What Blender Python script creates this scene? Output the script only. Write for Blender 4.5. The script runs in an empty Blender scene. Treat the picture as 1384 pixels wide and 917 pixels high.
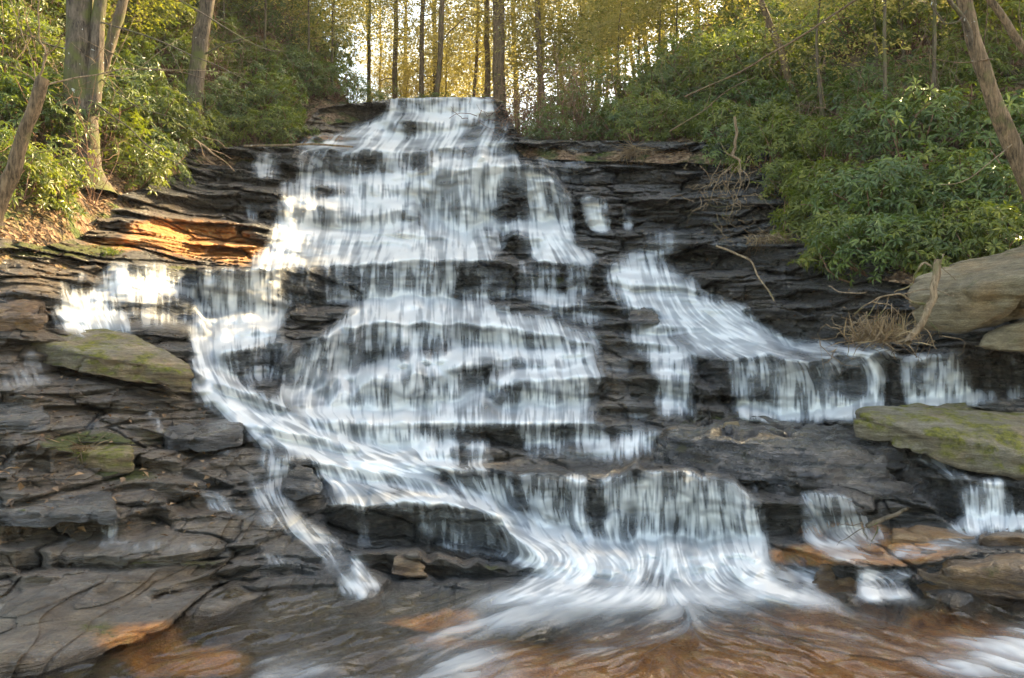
import bpy, math, random
import numpy as np
from mathutils import Vector, Matrix
R = math.radians
SC = bpy.context.scene
COL = SC.collection
# ------------------------------------------------------------------ camera, world, sun, exposure
F = 1200.0; HZ = 440.0; HC = 2.6          # focal length in photo pixels, horizon row, eye height
cam_d = bpy.data.cameras.new('camera'); cam = bpy.data.objects.new('camera', cam_d); COL.objects.link(cam)
cam.location = (0, 0, HC); cam.rotation_euler = (R(90), 0, 0)
cam_d.sensor_width = 36; cam_d.lens = 36 * F / 1384; cam_d.shift_y = (HZ - 458.5) / 1384
cam_d.clip_end = 2000; cam_d.clip_start = 0.1
SC.camera = cam
SUN_AZ, SUN_EL = R(50), R(29)              # sun behind the falls, to the right, over the right bank
W = bpy.data.worlds.new('World'); SC.world = W; W.use_nodes = True
nt = W.node_tree; bg = nt.nodes['Background']
sky = nt.nodes.new('ShaderNodeTexSky'); sky.sky_type = 'NISHITA'; sky.sun_disc = False
sky.sun_elevation = SUN_EL; sky.sun_rotation = SUN_AZ; sky.dust_density = 2.0; sky.air_density = 1.0
nt.links.new(sky.outputs[0], bg.inputs[0]); bg.inputs[1].default_value = 0.15
SD = Vector((math.sin(SUN_AZ) * math.cos(SUN_EL), math.cos(SUN_AZ) * math.cos(SUN_EL), math.sin(SUN_EL)))
sl = bpy.data.lights.new('sun', 'SUN'); sl.energy = 4.0; sl.angle = R(0.5); sl.color = (1, .86, .62)
so = bpy.data.objects.new('sun', sl); COL.objects.link(so); so.rotation_euler = SD.to_track_quat('Z', 'Y').to_euler()
vs = SC.view_settings; vs.view_transform = 'Standard'; vs.look = 'None'; vs.gamma = 1; vs.use_curve_mapping = False
vs.exposure = 2.6
vs.use_white_balance = True; vs.white_balance_temperature = 8700; vs.white_balance_tint = 8
SC.cycles.transparent_max_bounces = 24; SC.cycles.max_bounces = 6; SC.cycles.use_denoising = True

# ------------------------------------------------------------------ numpy helpers
def h2(ix, iy, s):
    n = (ix.astype(np.int64) * 374761393 + iy.astype(np.int64) * 668265263 + s * 974634777) & 0xffffffff
    n = ((n ^ (n >> 13)) * 1274126177) & 0xffffffff
    n = ((n ^ (n >> 16)) * 2246822519) & 0xffffffff
    return ((n ^ (n >> 15)) & 0xffffff) / float(0xffffff)
def vn(x, y, s=0):
    x = np.asarray(x, float); y = np.asarray(y, float) + 0 * x; x = x + 0 * y
    ix = np.floor(x); iy = np.floor(y); fx = x - ix; fy = y - iy
    fx = fx * fx * (3 - 2 * fx); fy = fy * fy * (3 - 2 * fy)
    a = h2(ix, iy, s); b = h2(ix + 1, iy, s); c = h2(ix, iy + 1, s); d = h2(ix + 1, iy + 1, s)
    return (a * (1 - fx) + b * fx) * (1 - fy) + (c * (1 - fx) + d * fx) * fy
def fbm(x, y, s=0, o=4):
    t = 0; a = 1; n = 0
    for i in range(o):
        t = t + a * vn(x * 2 ** i, y * 2 ** i, s + i * 7); n += a; a *= .5
    return t / n
def vn3(p, s=0):     # p Nx3, cheap 3-D noise
    return (vn(p[:, 0] + p[:, 2] * .37, p[:, 1] + p[:, 2] * .61, s) + vn(p[:, 1] * .9 + p[:, 0] * .3, p[:, 2], s + 5) + vn(p[:, 2] * 1.1, p[:, 0] - .4 * p[:, 1], s + 9)) / 3
def fbm3(p, s=0, o=3):
    t = 0; a = 1; n = 0
    for i in range(o):
        t = t + a * vn3(p * 2 ** i, s + i * 11); n += a; a *= .5
    return t / n
def sstep(a, b, x):
    t = np.clip((x - a) / (b - a), 0, 1); return t * t * (3 - 2 * t)
def blur1(a, sg, ax):
    if sg <= 0: return a
    r = int(3 * sg + 1); k = np.exp(-.5 * (np.arange(-r, r + 1) / sg) ** 2); k /= k.sum()
    pad = [(0, 0), (0, 0)]; pad[ax] = (r, r); p = np.pad(a, pad, mode='edge'); o = np.zeros_like(a); n = a.shape[ax]
    for i, w in enumerate(k):
        o += w * (p[i:i + n, :] if ax == 0 else p[:, i:i + n])
    return o
def blur(a, sx, sy=None): return blur1(blur1(a, sx, 1), sx if sy is None else sy, 0)
def polymask(PX, PY, poly, out=None):
    xs = [p[0] for p in poly]; ys = [p[1] for p in poly]
    ins = np.zeros(PX.shape, bool); n = len(poly)
    sel = (PX >= min(xs)) & (PX <= max(xs)) & (PY >= min(ys)) & (PY <= max(ys))
    x = PX[sel]; y = PY[sel]; r = np.zeros(x.shape, bool)
    for i in range(n):
        x0, y0 = poly[i]; x1, y1 = poly[(i + 1) % n]
        if y0 == y1: continue
        c = ((y0 > y) != (y1 > y)) & (x < (x1 - x0) * (y - y0) / (y1 - y0) + x0)
        r ^= c
    ins[sel] = r; return ins
def mk_mesh(name, V, Fq, smooth=True, attrs=None, mats=None, midx=None):
    me = bpy.data.meshes.new(name); V = np.asarray(V, np.float32)
    me.vertices.add(len(V)); me.vertices.foreach_set('co', V.ravel())
    if isinstance(Fq, np.ndarray) and Fq.ndim == 2:
        k = Fq.shape[1]; n = len(Fq); me.loops.add(n * k); me.loops.foreach_set('vertex_index', Fq.ravel().astype(np.int32))
        me.polygons.add(n); me.polygons.foreach_set('loop_start', np.arange(0, n * k, k, dtype=np.int32))
        try: me.polygons.foreach_set('loop_total', np.full(n, k, np.int32))
        except Exception: pass
    else:
        me.from_pydata([], [], Fq) if False else None
    me.update(calc_edges=True)
    me.polygons.foreach_set('use_smooth', np.full(len(me.polygons), smooth, bool))
    for k_, a in (attrs or {}).items():
        at = me.attributes.new(k_, 'FLOAT', 'POINT'); at.data.foreach_set('value', np.asarray(a, np.float32).ravel())
    for m in (mats or []): me.materials.append(m)
    if midx is not None: me.polygons.foreach_set('material_index', np.asarray(midx, np.int32))
    me.validate(); return me
def link(name, data, parent=None):
    o = bpy.data.objects.new(name, data); COL.objects.link(o)
    if parent is not None: o.parent = parent
    return o
def tag(o, label=None, cat=None, group=None, kind=None):
    if label: o['label'] = label
    if cat: o['category'] = cat
    if group: o['group'] = group
    if kind: o['kind'] = kind
    return o
def P(px, py, Y): return np.array([(px - 692) / F * Y, Y, HC + (HZ - py) / F * Y])
def PV(px, py, Y): return Vector(P(px, py, Y))

# ------------------------------------------------------------------ materials
class N:
    def __init__(s, name):
        s.m = bpy.data.materials.new(name); s.m.use_nodes = True; s.t = s.m.node_tree; s.t.nodes.clear()
        s.out = s.n('OutputMaterial')
    def n(s, ty, **kw):
        x = s.t.nodes.new('ShaderNode' + ty)
        for k, v in kw.items(): setattr(x, k, v)
        return x
    def l(s, a, b): s.t.links.new(a, b)
    def val(s, sock, v):
        if isinstance(v, (int, float)): sock.default_value = v
        elif isinstance(v, tuple): sock.default_value = v if len(v) == 4 or len(sock.default_value) == 3 else v + (1,)
        else: s.l(v, sock)
    def attr(s, name): return s.n('Attribute', attribute_name=name).outputs['Fac']
    def pos(s): return s.n('NewGeometry').outputs['Position']
    def objc(s): return s.n('TexCoord').outputs['Object']
    def noise(s, vec, scale, det=4, stretch=None, rough=.55, dist=0):
        if stretch:
            mp = s.n('Mapping'); mp.inputs['Scale'].default_value = stretch; s.l(vec, mp.inputs[0]); vec = mp.outputs[0]
        x = s.n('TexNoise'); x.inputs['Scale'].default_value = scale; x.inputs['Detail'].default_value = det
        x.inputs['Roughness'].default_value = rough; x.inputs['Distortion'].default_value = dist
        s.l(vec, x.inputs['Vector']); return x.outputs[0]
    def ramp(s, f, stops):
        x = s.n('ValToRGB'); e = x.color_ramp.elements
        while len(e) < len(stops): e.new(.5)
        for q, (p, c) in zip(e, stops): q.position = p; q.color = tuple(c) + (1,) if len(c) == 3 else c
        s.l(f, x.inputs[0]); return x.outputs[0]
    def mix(s, f, a, b, mode='MIX'):
        x = s.n('Mix', data_type='RGBA', blend_type=mode); s.val(x.inputs[0], f); s.val(x.inputs[6], a); s.val(x.inputs[7], b); return x.outputs[2]
    def math(s, op, a, b=0.0, c=None, clamp=False):
        x = s.n('Math', operation=op, use_clamp=clamp); s.val(x.inputs[0], a); s.val(x.inputs[1], b)
        if c is not None: s.val(x.inputs[2], c)
        return x.outputs[0]
    def mr(s, v, a, b, c=0., d=1.):
        x = s.n('MapRange'); s.val(x.inputs[0], v)
        for i, q in enumerate((a, b, c, d)): x.inputs[i + 1].default_value = q
        return x.outputs[0]
    def bump(s, h, st, dist=.05, nrm=None):
        x = s.n('Bump'); s.val(x.inputs['Strength'], st); x.inputs['Distance'].default_value = dist; s.l(h, x.inputs['Height'])
        if nrm is not None: s.l(nrm, x.inputs['Normal'])
        return x.outputs[0]
    def pbr(s, col, rough=.6, nrm=None, spec=.5, **kw):
        x = s.n('BsdfPrincipled'); s.val(x.inputs['Base Color'], col); s.val(x.inputs['Roughness'], rough)
        s.val(x.inputs['Specular IOR Level'], spec)
        if nrm is not None: s.l(nrm, x.inputs['Normal'])
        for k, v in kw.items(): s.val(x.inputs[k.replace('_', ' ')], v)
        return x.outputs[0]
    def done(s, sh): s.l(sh, s.out.inputs[0]); return s.m

def rock_material(name, base=((.006, .005, .0045), (.030, .026, .022), (.11, .095, .08)), attrs=True, moss=0.0, mosscol=(.10, .11, .012), wet=.7, bscale=1.0, orange=0.0):
    k = N(name); p = k.pos() if attrs else k.objc()
    big = k.noise(p, .9, 5); fine = k.noise(p, 7, 6, (1, 1, 3.2), .65); grain = k.noise(p, 45, 4, (1, 1, 2), .7)
    lay = k.noise(p, 3.2, 5, (.35, .35, 4.0), .6, .4)
    f = k.math('ADD', k.math('MULTIPLY', lay, .55), k.math('MULTIPLY', fine, .45))
    col = k.ramp(f, [(.32, base[0]), (.5, base[1]), (.68, base[2])])
    col = k.mix(k.mr(big, .45, .65), col, k.mix(1.0, col, (1.25, .98, .72), 'MULTIPLY'))
    up = k.n('SeparateXYZ'); k.l(k.n('NewGeometry').outputs['Normal'], up.inputs[0]); upz = up.outputs[2]
    if attrs:
        a = k.attr('pale'); n1 = k.mr(k.noise(p, 3.1, 5), .3, .7)
        col = k.mix(k.mr(k.math('MULTIPLY_ADD', a, 1.5, k.math('SUBTRACT', n1, .8)), 0, .5), col, k.ramp(fine, [(.3, (.10, .085, .06)), (.7, (.24, .21, .16))]))
        a = k.attr('brown')
        col = k.mix(k.mr(k.math('MULTIPLY_ADD', a, 1.4, k.math('SUBTRACT', k.noise(p, 2.3, 6), .75)), 0, .4), col, k.ramp(f, [(.3, (.03, .02, .012)), (.5, (.12, .08, .048)), (.68, (.27, .20, .13))]))
        a = k.attr('orange')
        col = k.mix(k.mr(k.math('MULTIPLY_ADD', a, 1.4, k.math('SUBTRACT', k.noise(p, 2.9, 6, None, .65), .8)), 0, .45), col, k.ramp(k.noise(p, 4.5, 6, None, .7), [(.3, (.26, .075, .014)), (.5, (.70, .27, .06)), (.68, (.72, .44, .17))]))
        ms = k.attr('moss')
    else:
        if orange:
            col = k.mix(k.mr(k.noise(p, 2.2, 5), .62 - orange * .3, .72 - orange * .3), col, k.ramp(fine, [(.3, (.12, .05, .015)), (.7, (.34, .19, .07))]))
        ms = k.n('Value'); ms.outputs[0].default_value = moss; ms = ms.outputs[0]
    mn = k.noise(p, 2.6, 7, None, .72)
    mf = k.mr(k.math('ADD', k.math('MULTIPLY', ms, .62), k.math('SUBTRACT', mn, .80)), -.02, .10)
    mf = k.math('MULTIPLY', mf, k.mr(ms, .05, .25)); mf = k.math('MULTIPLY', mf, k.mr(upz, -.2, .35))
    mcol = k.ramp(k.noise(p, 14, 4), [(.3, tuple(c * .3 for c in mosscol)), (.6, mosscol), (.8, (mosscol[0] * 1.7, mosscol[1] * 1.5, mosscol[2]))])
    col = k.mix(mf, col, mcol)
    # small pale lichen dots
    li = k.mr(k.noise(p, 6.3, 3, None, .8), .69, .73)
    col = k.mix(k.math('MULTIPLY', li, .5 if not attrs else .22), col, (.32, .33, .28))
    gv = k.mr(grain, .35, .65, .55, 1.4); col = k.mix(1.0, col, k.n('CombineColor').outputs[0], 'MULTIPLY') if False else k.mix(.55, col, k.mix(1.0, col, k.ramp(grain, [(.38, (.35, .35, .35)), (.62, (1, 1, 1))]), 'MULTIPLY'))
    wn = k.noise(p, 3.1, 5, (1, 1, 2), .65)
    ro = k.mr(wn, .38, .62, .66 - .58 * wet, .92 - .35 * wet)
    ro = k.math('MAXIMUM', ro, k.math('MULTIPLY', mf, .9))
    if attrs:
        ro = k.math('MAXIMUM', ro, k.math('MULTIPLY', k.attr('dry'), .85))
    h = k.math('ADD', k.math('MULTIPLY', lay, 1.0), k.math('ADD', k.math('MULTIPLY', fine, .9), k.math('MULTIPLY', grain, .5)))
    b = k.bump(h, 1.0, .12 * bscale)
    cw = k.mr(k.noise(p, 2.1, 4, (1, 1, 1.6), .6), .36, .50, 0., 1.0)
    if attrs: cw = k.math('MULTIPLY', cw, k.math('SUBTRACT', 1.0, k.attr('dry')))
    cw = k.math('MULTIPLY', cw, wet); cw = k.math('MULTIPLY', cw, k.math('SUBTRACT', 1.0, mf))
    b2 = k.bump(k.math('ADD', lay, k.math('MULTIPLY', fine, 1.2)), 1.0, .14)
    sh = k.n('BsdfPrincipled'); k.l(col, sh.inputs['Base Color']); k.l(ro, sh.inputs['Roughness']); k.l(b, sh.inputs['Normal'])
    k.l(cw, sh.inputs['Coat Weight']); sh.inputs['Coat Roughness'].default_value = .10; sh.inputs['Coat IOR'].default_value = 1.75; k.l(b2, sh.inputs['Coat Normal'])
    return k.done(sh.outputs[0])
M_rock = rock_material('wet_layered_rock')
M_mossy = rock_material('mossy_boulder_stone', ((.05, .04, .025), (.19, .155, .10), (.36, .31, .22)), False, .52, (.19, .175, .014), .1, .6)
M_pale = rock_material('pale_boulder_stone', ((.07, .05, .025), (.22, .165, .09), (.38, .31, .19)), False, .34, (.10, .11, .02), .0, .6)
M_dark = rock_material('dark_wet_stone', ((.012, .011, .010), (.045, .04, .036), (.10, .09, .08)), False, .22, (.07, .08, .012), .9, 1.0)
M_shelf = rock_material('glossy_shelf_stone', ((.004, .0035, .003), (.024, .019, .014), (.085, .066, .046)), False, .30, (.09, .08, .012), 1.0, 1.0)
M_brown = rock_material('brown_stone', ((.02, .012, .006), (.12, .062, .024), (.32, .20, .085)), False, .3, (.14, .12, .012), .55, 1.0, .42)
M_orange = rock_material('orange_stained_stone', ((.06, .03, .012), (.26, .13, .045), (.42, .26, .11)), False, .1, (.1, .1, .01), .6, .7, .5)

def water_material(name, pool=False):
    k = N(name); al = k.attr('foam'); lic = k.attr('strand')
    p = k.pos()
    gr = k.noise(p, 30, 3, (1, 1, .25), .6)
    col = k.ramp(k.math('ADD', k.math('MULTIPLY', al, .8), k.math('MULTIPLY', lic, .2)), [(.15, (.42, .45, .47)), (.5, (.66, .69, .71)), (.9, (.84, .84, .82))])
    b = k.bump(lic, .22, .03)
    dif = k.n('BsdfDiffuse'); k.l(col, dif.inputs[0]); k.l(b, dif.inputs['Normal'])
    tr = k.n('BsdfTranslucent'); k.l(col, tr.inputs[0]); k.l(b, tr.inputs['Normal'])
    m0 = k.n('MixShader'); m0.inputs[0].default_value = .3; k.l(dif.outputs[0], m0.inputs[1]); k.l(tr.outputs[0], m0.inputs[2])
    gl = k.n('BsdfGlossy'); gl.inputs['Roughness'].default_value = .3 if not pool else .16; k.l(b, gl.inputs['Normal'])
    fr = k.n('Fresnel'); fr.inputs[0].default_value = 1.33; k.l(b, fr.inputs['Normal'])
    m1 = k.n('MixShader'); k.l(k.math('MULTIPLY', fr.outputs[0], .6), m1.inputs[0]); k.l(m0.outputs[0], m1.inputs[1]); k.l(gl.outputs[0], m1.inputs[2])
    tp = k.n('BsdfTransparent'); tp.inputs[0].default_value = (1, 1, 1, 1) if not pool else (.80, .72, .58, 1)
    base = tp.outputs[0]
    if pool:
        m3 = k.n('MixShader'); film = k.attr('film'); k.l(k.mix(film, (1, 1, 1), (.96, .92, .86)), tp.inputs[0]); k.l(k.math('MULTIPLY', fr.outputs[0], film, clamp=True), m3.inputs[0]); k.l(tp.outputs[0], m3.inputs[1]); k.l(gl.outputs[0], m3.inputs[2]); base = m3.outputs[0]
    m2 = k.n('MixShader'); k.l(k.math('MULTIPLY', al, 1.0, clamp=True), m2.inputs[0]); k.l(base, m2.inputs[1]); k.l(m1.outputs[0], m2.inputs[2])
    return k.done(m2.outputs[0])
M_water = water_material('white_water'); M_pool = water_material('pool_water_surface', True)

def leaf_material(name, c0, c1, c2, trans=.35, rough=.38, tcol=(.30, .38, .03)):
    k = N(name); r = k.attr('rnd')
    col = k.ramp(r, [(.0, c0), (.55, c1), (1., c2)])
    s1 = k.n('BsdfPrincipled'); k.l(col, s1.inputs['Base Color']); s1.inputs['Roughness'].default_value = rough
    t = k.n('BsdfTranslucent'); k.l(k.mix(.55, col, tcol), t.inputs[0])
    m = k.n('MixShader'); m.inputs[0].default_value = trans; k.l(s1.outputs[0], m.inputs[1]); k.l(t.outputs[0], m.inputs[2])
    return k.done(m.outputs[0])
L_rhodo = leaf_material('rhododendron_leaves', (.03, .055, .014), (.08, .125, .03), (.18, .21, .045), .35, .36)
L_rhodo2 = leaf_material('yellowed_rhododendron_leaves', (.045, .07, .014), (.13, .15, .026), (.28, .26, .04), .42, .4)
L_hem = leaf_material('hemlock_needles', (.045, .07, .012), (.12, .145, .022), (.25, .25, .04), .5, .6, (.42, .42, .05))
L_sunlit_gold = leaf_material('sunlit_gold_foliage', (.12, .11, .025), (.28, .24, .06), (.46, .38, .12), .6, .6, (.62, .54, .16))  # yellow glow of sunlit leaves is put into this leaf colour
L_dead = leaf_material('dead_leaf_litter', (.06, .035, .018), (.16, .09, .045), (.30, .18, .09), .15, .7, (.3, .15, .05))
L_dry = leaf_material('dry_grass_blades', (.10, .06, .03), (.22, .14, .07), (.36, .26, .14), .2, .7, (.3, .2, .1))

def bark_material(name, c0, c1, moss=.3):
    k = N(name); p = k.objc()
    n1 = k.math('ADD', k.math('MULTIPLY', k.noise(p, 26, 4, (1, 1, .13), .7, .6), .6), k.math('MULTIPLY', k.noise(p, 7, 6, (1, 1, .5), .7), .4)); n2 = k.noise(p, 2.2, 4); n3 = k.noise(p, 60, 3, (1, 1, .4))
    col = k.ramp(n1, [(.40, c0), (.60, c1)])
    col = k.mix(k.mr(n2, .62 - moss * .3, .74 - moss * .2), col, (.09, .095, .03))
    col = k.mix(k.mr(k.noise(p, 7, 3), .70, .73), col, (.42, .42, .38))
    b = k.bump(k.math('ADD', n1, k.math('MULTIPLY', n3, .4)), .9, .03)
    return k.done(k.pbr(col, .85, b, .2))
B_grey = bark_material('grey_bark', (.03, .022, .015), (.15, .115, .085), .5)
B_tan = bark_material('tan_bark', (.05, .033, .018), (.22, .145, .085), .1)
B_dark = bark_material('dark_bark', (.05, .036, .024), (.15, .115, .08), .35)
B_twig = bark_material('bleached_wood', (.09, .055, .03), (.30, .215, .135), .2)
B_brown = bark_material('red_brown_twigs', (.10, .05, .03), (.26, .15, .10), .0)
def litter_material():
    k = N('leaf_litter_ground'); p = k.pos()
    v = k.n('TexVoronoi'); v.inputs['Scale'].default_value = 11; k.l(p, v.inputs['Vector'])
    sep = k.n('SeparateColor'); k.l(v.outputs['Color'], sep.inputs[0])
    col = k.ramp(sep.outputs[0], [(0, (.05, .028, .016)), (.5, (.15, .085, .048)), (1, (.28, .18, .11))])
    col = k.mix(k.mr(k.noise(p, 1.3, 5), .48, .62), col, k.ramp(k.noise(p, 9, 5), [(.3, (.02, .03, .008)), (.7, (.08, .10, .025))]))
    col = k.mix(k.mr(k.noise(p, 2.1, 5), .56, .64), col, (.03, .02, .013))
    return k.done(k.pbr(col, .9, k.bump(k.math('ADD', v.outputs['Distance'], k.noise(p, 5, 6)), .9, .08), .2))
M_litter = litter_material()

# ------------------------------------------------------------------ the rock staircase as a depth field
ST = 1.15
gx = np.arange(-330, 1716, ST); gy = np.arange(112, 1000, ST)
PX, PY = np.meshgrid(gx, gy)
cx = np.array([-170, 0, 150, 300, 500, 700, 900, 1050, 1200, 1384, 1556.])
cy = np.array([110, 200, 310, 355, 410, 480, 560, 650, 730, 800, 917, 1000.])
pool_y = lambda r: HC * F / (r - HZ)
CT = np.array([
 [17, 16, 14, 13.4, 12.6, 11.8, 10.8, 9.8, 8.9, 8.2, pool_y(917), pool_y(1000)],
 [20, 18.5, 15.5, 14.6, 13.6, 12.6, 11.3, 10.1, 9.2, 8.4, pool_y(917), pool_y(1000)],
 [25, 22, 18.5, 17, 15.5, 14, 12.2, 10.8, 9.6, 8.55, pool_y(917), pool_y(1000)],
 [31, 26.5, 22, 20.5, 18.2, 15.8, 13.3, 11.3, 9.9, 8.6, pool_y(917), pool_y(1000)],
 [33.5, 29, 24.5, 22.5, 20, 17, 14.3, 12, 10.3, 8.66, pool_y(917), pool_y(1000)],
 [34, 29, 24.5, 22.5, 20, 17, 14.3, 11.8, 10.3, 8.66, pool_y(917), pool_y(1000)],
 [34, 28.5, 24.5, 22.5, 20, 16.8, 14, 11.6, 10.2, 8.66, pool_y(917), pool_y(1000)],
 [30, 25.5, 22.5, 20.5, 18.3, 15.8, 13.2, 11.2, 10.0, 8.66, pool_y(917), pool_y(1000)],
 [26, 21.5, 18.6, 17.3, 16, 14.6, 12.4, 10.8, 9.8, 8.66, pool_y(917), pool_y(1000)],
 [23, 19, 16.6, 15.8, 15, 13.8, 11.8, 10.5, 9.6, 8.64, pool_y(917), pool_y(1000)],
 [21, 17.5, 15.5, 14.8, 14, 13, 11.4, 10.3, 9.5, 8.6, pool_y(917), pool_y(1000)]])
def ctab(px, py):
    ix = np.clip(np.searchsorted(cx, px) - 1, 0, len(cx) - 2); iy = np.clip(np.searchsorted(cy, py) - 1, 0, len(cy) - 2)
    fx = np.clip((px - cx[ix]) / (cx[ix + 1] - cx[ix]), 0, 1); fy = np.clip((py - cy[iy]) / (cy[iy + 1] - cy[iy]), 0, 1)
    fx = fx * fx * (3 - 2 * fx)
    inv = 1 / CT
    v = (inv[ix, iy] * (1 - fx) + inv[ix + 1, iy] * fx) * (1 - fy) + (inv[ix, iy + 1] * (1 - fx) + inv[ix + 1, iy + 1] * fx) * fy
    return 1 / v
YG = ctab(PX, PY); YG = blur(YG, 10, 5)
# ledges: lip polyline and base polyline (x, row), base given as drop at each point
LEDGES = [  # [(x, lip, base)...]
 [(335, 572, 582), (400, 588, 603), (470, 600, 618), (500, 606, 616)],
 [(400, 618, 628), (470, 634, 652), (560, 646, 664), (630, 664, 680), (680, 684, 694)],
 [(280, 516, 524), (320, 528, 545), (370, 545, 560), (400, 556, 564)],
 [(640, 690, 700), (720, 706, 724), (800, 730, 742)],
 [(505, 140, 146), (530, 136, 152), (600, 134, 160), (668, 134, 158), (682, 140, 150)],
 [(430, 146, 158), (455, 143, 170), (520, 143, 172), (535, 150, 162)],
 [(505, 166, 186), (560, 165, 188), (600, 163, 182), (655, 152, 172), (675, 152, 182), (690, 160, 170)],
 [(370, 190, 196), (400, 186, 199), (470, 184, 196), (520, 188, 194)],
 [(220, 205, 212), (260, 204, 222), (380, 200, 226), (400, 204, 240), (480, 204, 244), (560, 206, 240), (600, 200, 224), (690, 196, 214), (760, 194, 216), (900, 196, 226), (1000, 198, 232), (1060, 205, 240), (1100, 215, 225)],
 [(230, 228, 244), (330, 232, 250), (400, 247, 252)],
 [(385, 249, 272), (440, 250, 276), (500, 246, 278), (560, 240, 270), (578, 226, 300), (610, 220, 308), (680, 222, 310), (735, 232, 308), (755, 250, 308), (772, 275, 306), (790, 290, 300)],
 [(150, 262, 276), (240, 266, 288), (330, 262, 296), (385, 276, 310), (450, 277, 312), (520, 281, 314), (555, 285, 306), (570, 292, 300)],
 [(700, 222, 238), (780, 224, 246), (900, 232, 252), (1000, 240, 262), (1080, 244, 260)],
 [(730, 240, 252), (780, 262, 276), (840, 268, 286), (900, 270, 300), (1000, 276, 304), (1060, 275, 290)],
 [(770, 272, 290), (800, 270, 312), (830, 278, 312), (870, 288, 306), (980, 300, 316)],
 [(150, 300, 312), (230, 296, 318), (300, 300, 325), (360, 318, 330)],
 [(660, 305, 330), (700, 310, 352), (722, 308, 345), (740, 312, 330)],
 [(-40, 340, 352), (30, 346, 362), (110, 348, 372), (170, 358, 366)],
 [(80, 372, 398), (120, 366, 404), (160, 360, 385), (220, 360, 390), (265, 366, 402), (275, 367, 436), (330, 367, 436), (378, 364, 430), (400, 362, 412), (470, 358, 410), (540, 354, 407), (620, 352, 408), (700, 352, 402), (800, 356, 400), (825, 358, 372), (850, 362, 366)],
 [(860, 330, 340), (900, 332, 346), (960, 330, 356), (1050, 338, 372), (1150, 345, 384), (1240, 350, 390), (1300, 350, 370)],
 [(930, 372, 384), (960, 378, 400), (1050, 388, 414), (1150, 392, 420), (1230, 396, 425)],
 [(1000, 414, 424), (1030, 418, 450), (1060, 420, 466), (1150, 425, 462), (1240, 430, 470), (1290, 440, 460)],
 [(60, 405, 412), (120, 405, 425), (200, 410, 428), (255, 415, 436)],
 [(0, 392, 402), (40, 396, 414), (80, 400, 416)],
 [(700, 405, 412), (760, 412, 426), (810, 414, 434), (830, 420, 430)],
 [(820, 382, 390), (860, 386, 398), (930, 390, 402), (980, 402, 412)],
 [(840, 412, 418), (860, 415, 440), (885, 418, 440), (900, 424, 432)],
 [(255, 437, 460), (330, 438, 466), (345, 444, 460), (380, 448, 456)],
 [(285, 482, 500), (330, 470, 512), (380, 464, 512), (410, 468, 500)],
 [(368, 505, 520), (395, 470, 538), (440, 450, 528), (500, 440, 508), (560, 436, 494), (640, 438, 482), (700, 444, 480), (760, 455, 484), (800, 466, 484), (815, 472, 480)],
 [(395, 545, 555), (440, 520, 560), (500, 506, 562), (560, 496, 558), (640, 484, 540), (700, 482, 508), (805, 480, 500)],
 [(650, 520, 540), (680, 514, 552), (740, 512, 552), (805, 508, 548), (830, 506, 516)],
 [(825, 440, 452), (860, 436, 456), (900, 440, 456), (960, 445, 450)],
 [(805, 460, 470), (840, 462, 482), (930, 468, 482)],
 [(805, 486, 500), (860, 486, 506), (935, 484, 508)],
 [(805, 520, 530), (850, 514, 530), (885, 506, 548), (935, 504, 556), (950, 504, 520)],
 [(800, 548, 560), (860, 546, 566), (930, 548, 560)],
 [(925, 478, 490), (960, 486, 520), (988, 482, 556), (1100, 482, 560), (1190, 480, 552), (1212, 482, 548), (1300, 478, 540), (1320, 476, 530), (1400, 470, 524), (1500, 466, 520)],
 [(930, 525, 540), (985, 528, 552)],
 [(390, 560, 566), (440, 566, 590), (520, 570, 606), (600, 573, 606), (700, 574, 604), (730, 572, 602), (800, 572, 602), (830, 580, 596)],
 [(560, 606, 622), (620, 604, 630), (700, 604, 618), (760, 606, 614)],
 [(590, 636, 650), (640, 634, 668), (700, 640, 700), (760, 644, 722), (800, 646, 738), (880, 640, 738), (930, 640, 734), (985, 654, 736), (1020, 674, 734), (1040, 690, 730)],
 [(430, 682, 700), (470, 684, 730), (560, 682, 742), (620, 686, 748), (670, 700, 756), (700, 730, 760), (730, 750, 764)],
 [(470, 752, 760), (530, 745, 776), (590, 748, 778), (690, 764, 780), (740, 770, 780)],
 [(20, 478, 492), (130, 480, 510), (260, 500, 524), (285, 515, 522)],
 [(-120, 520, 534), (0, 530, 548), (100, 545, 560), (240, 540, 556), (300, 545, 552)],
 [(170, 574, 586), (220, 584, 606), (270, 586, 612), (320, 572, 606), (335, 580, 595)],
 [(-160, 600, 640), (0, 602, 636), (60, 604, 640), (100, 612, 632), (112, 620, 628)],
 [(-160, 648, 664), (70, 650, 662), (100, 653, 663), (140, 655, 661)],
 [(-160, 684, 726), (40, 692, 728), (150, 690, 724), (162, 700, 722), (200, 688, 718), (225, 686, 712), (240, 694, 704)],
 [(160, 612, 620), (240, 625, 650), (270, 640, 650), (330, 660, 668)],
 [(200, 655, 664), (260, 668, 690), (320, 676, 696), (340, 680, 690)],
 [(-160, 740, 752), (60, 745, 772), (130, 752, 772), (200, 756, 766), (320, 738, 752), (360, 735, 745)],
 [(200, 800, 812), (330, 765, 785), (400, 760, 776), (440, 770, 780)],
 [(1085, 666, 674), (1120, 668, 720), (1180, 690, 730), (1210, 700, 725)],
 [(1230, 640, 650), (1290, 652, 700), (1330, 650, 702), (1384, 655, 704), (1500, 655, 704)],
 [(1050, 735, 760), (1100, 745, 790), (1160, 764, 804), (1240, 764, 806), (1290, 750, 790), (1400, 740, 800), (1500, 740, 800)],
 [(-160, 560, 575), (20, 568, 582), (60, 572, 580)],
]
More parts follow.
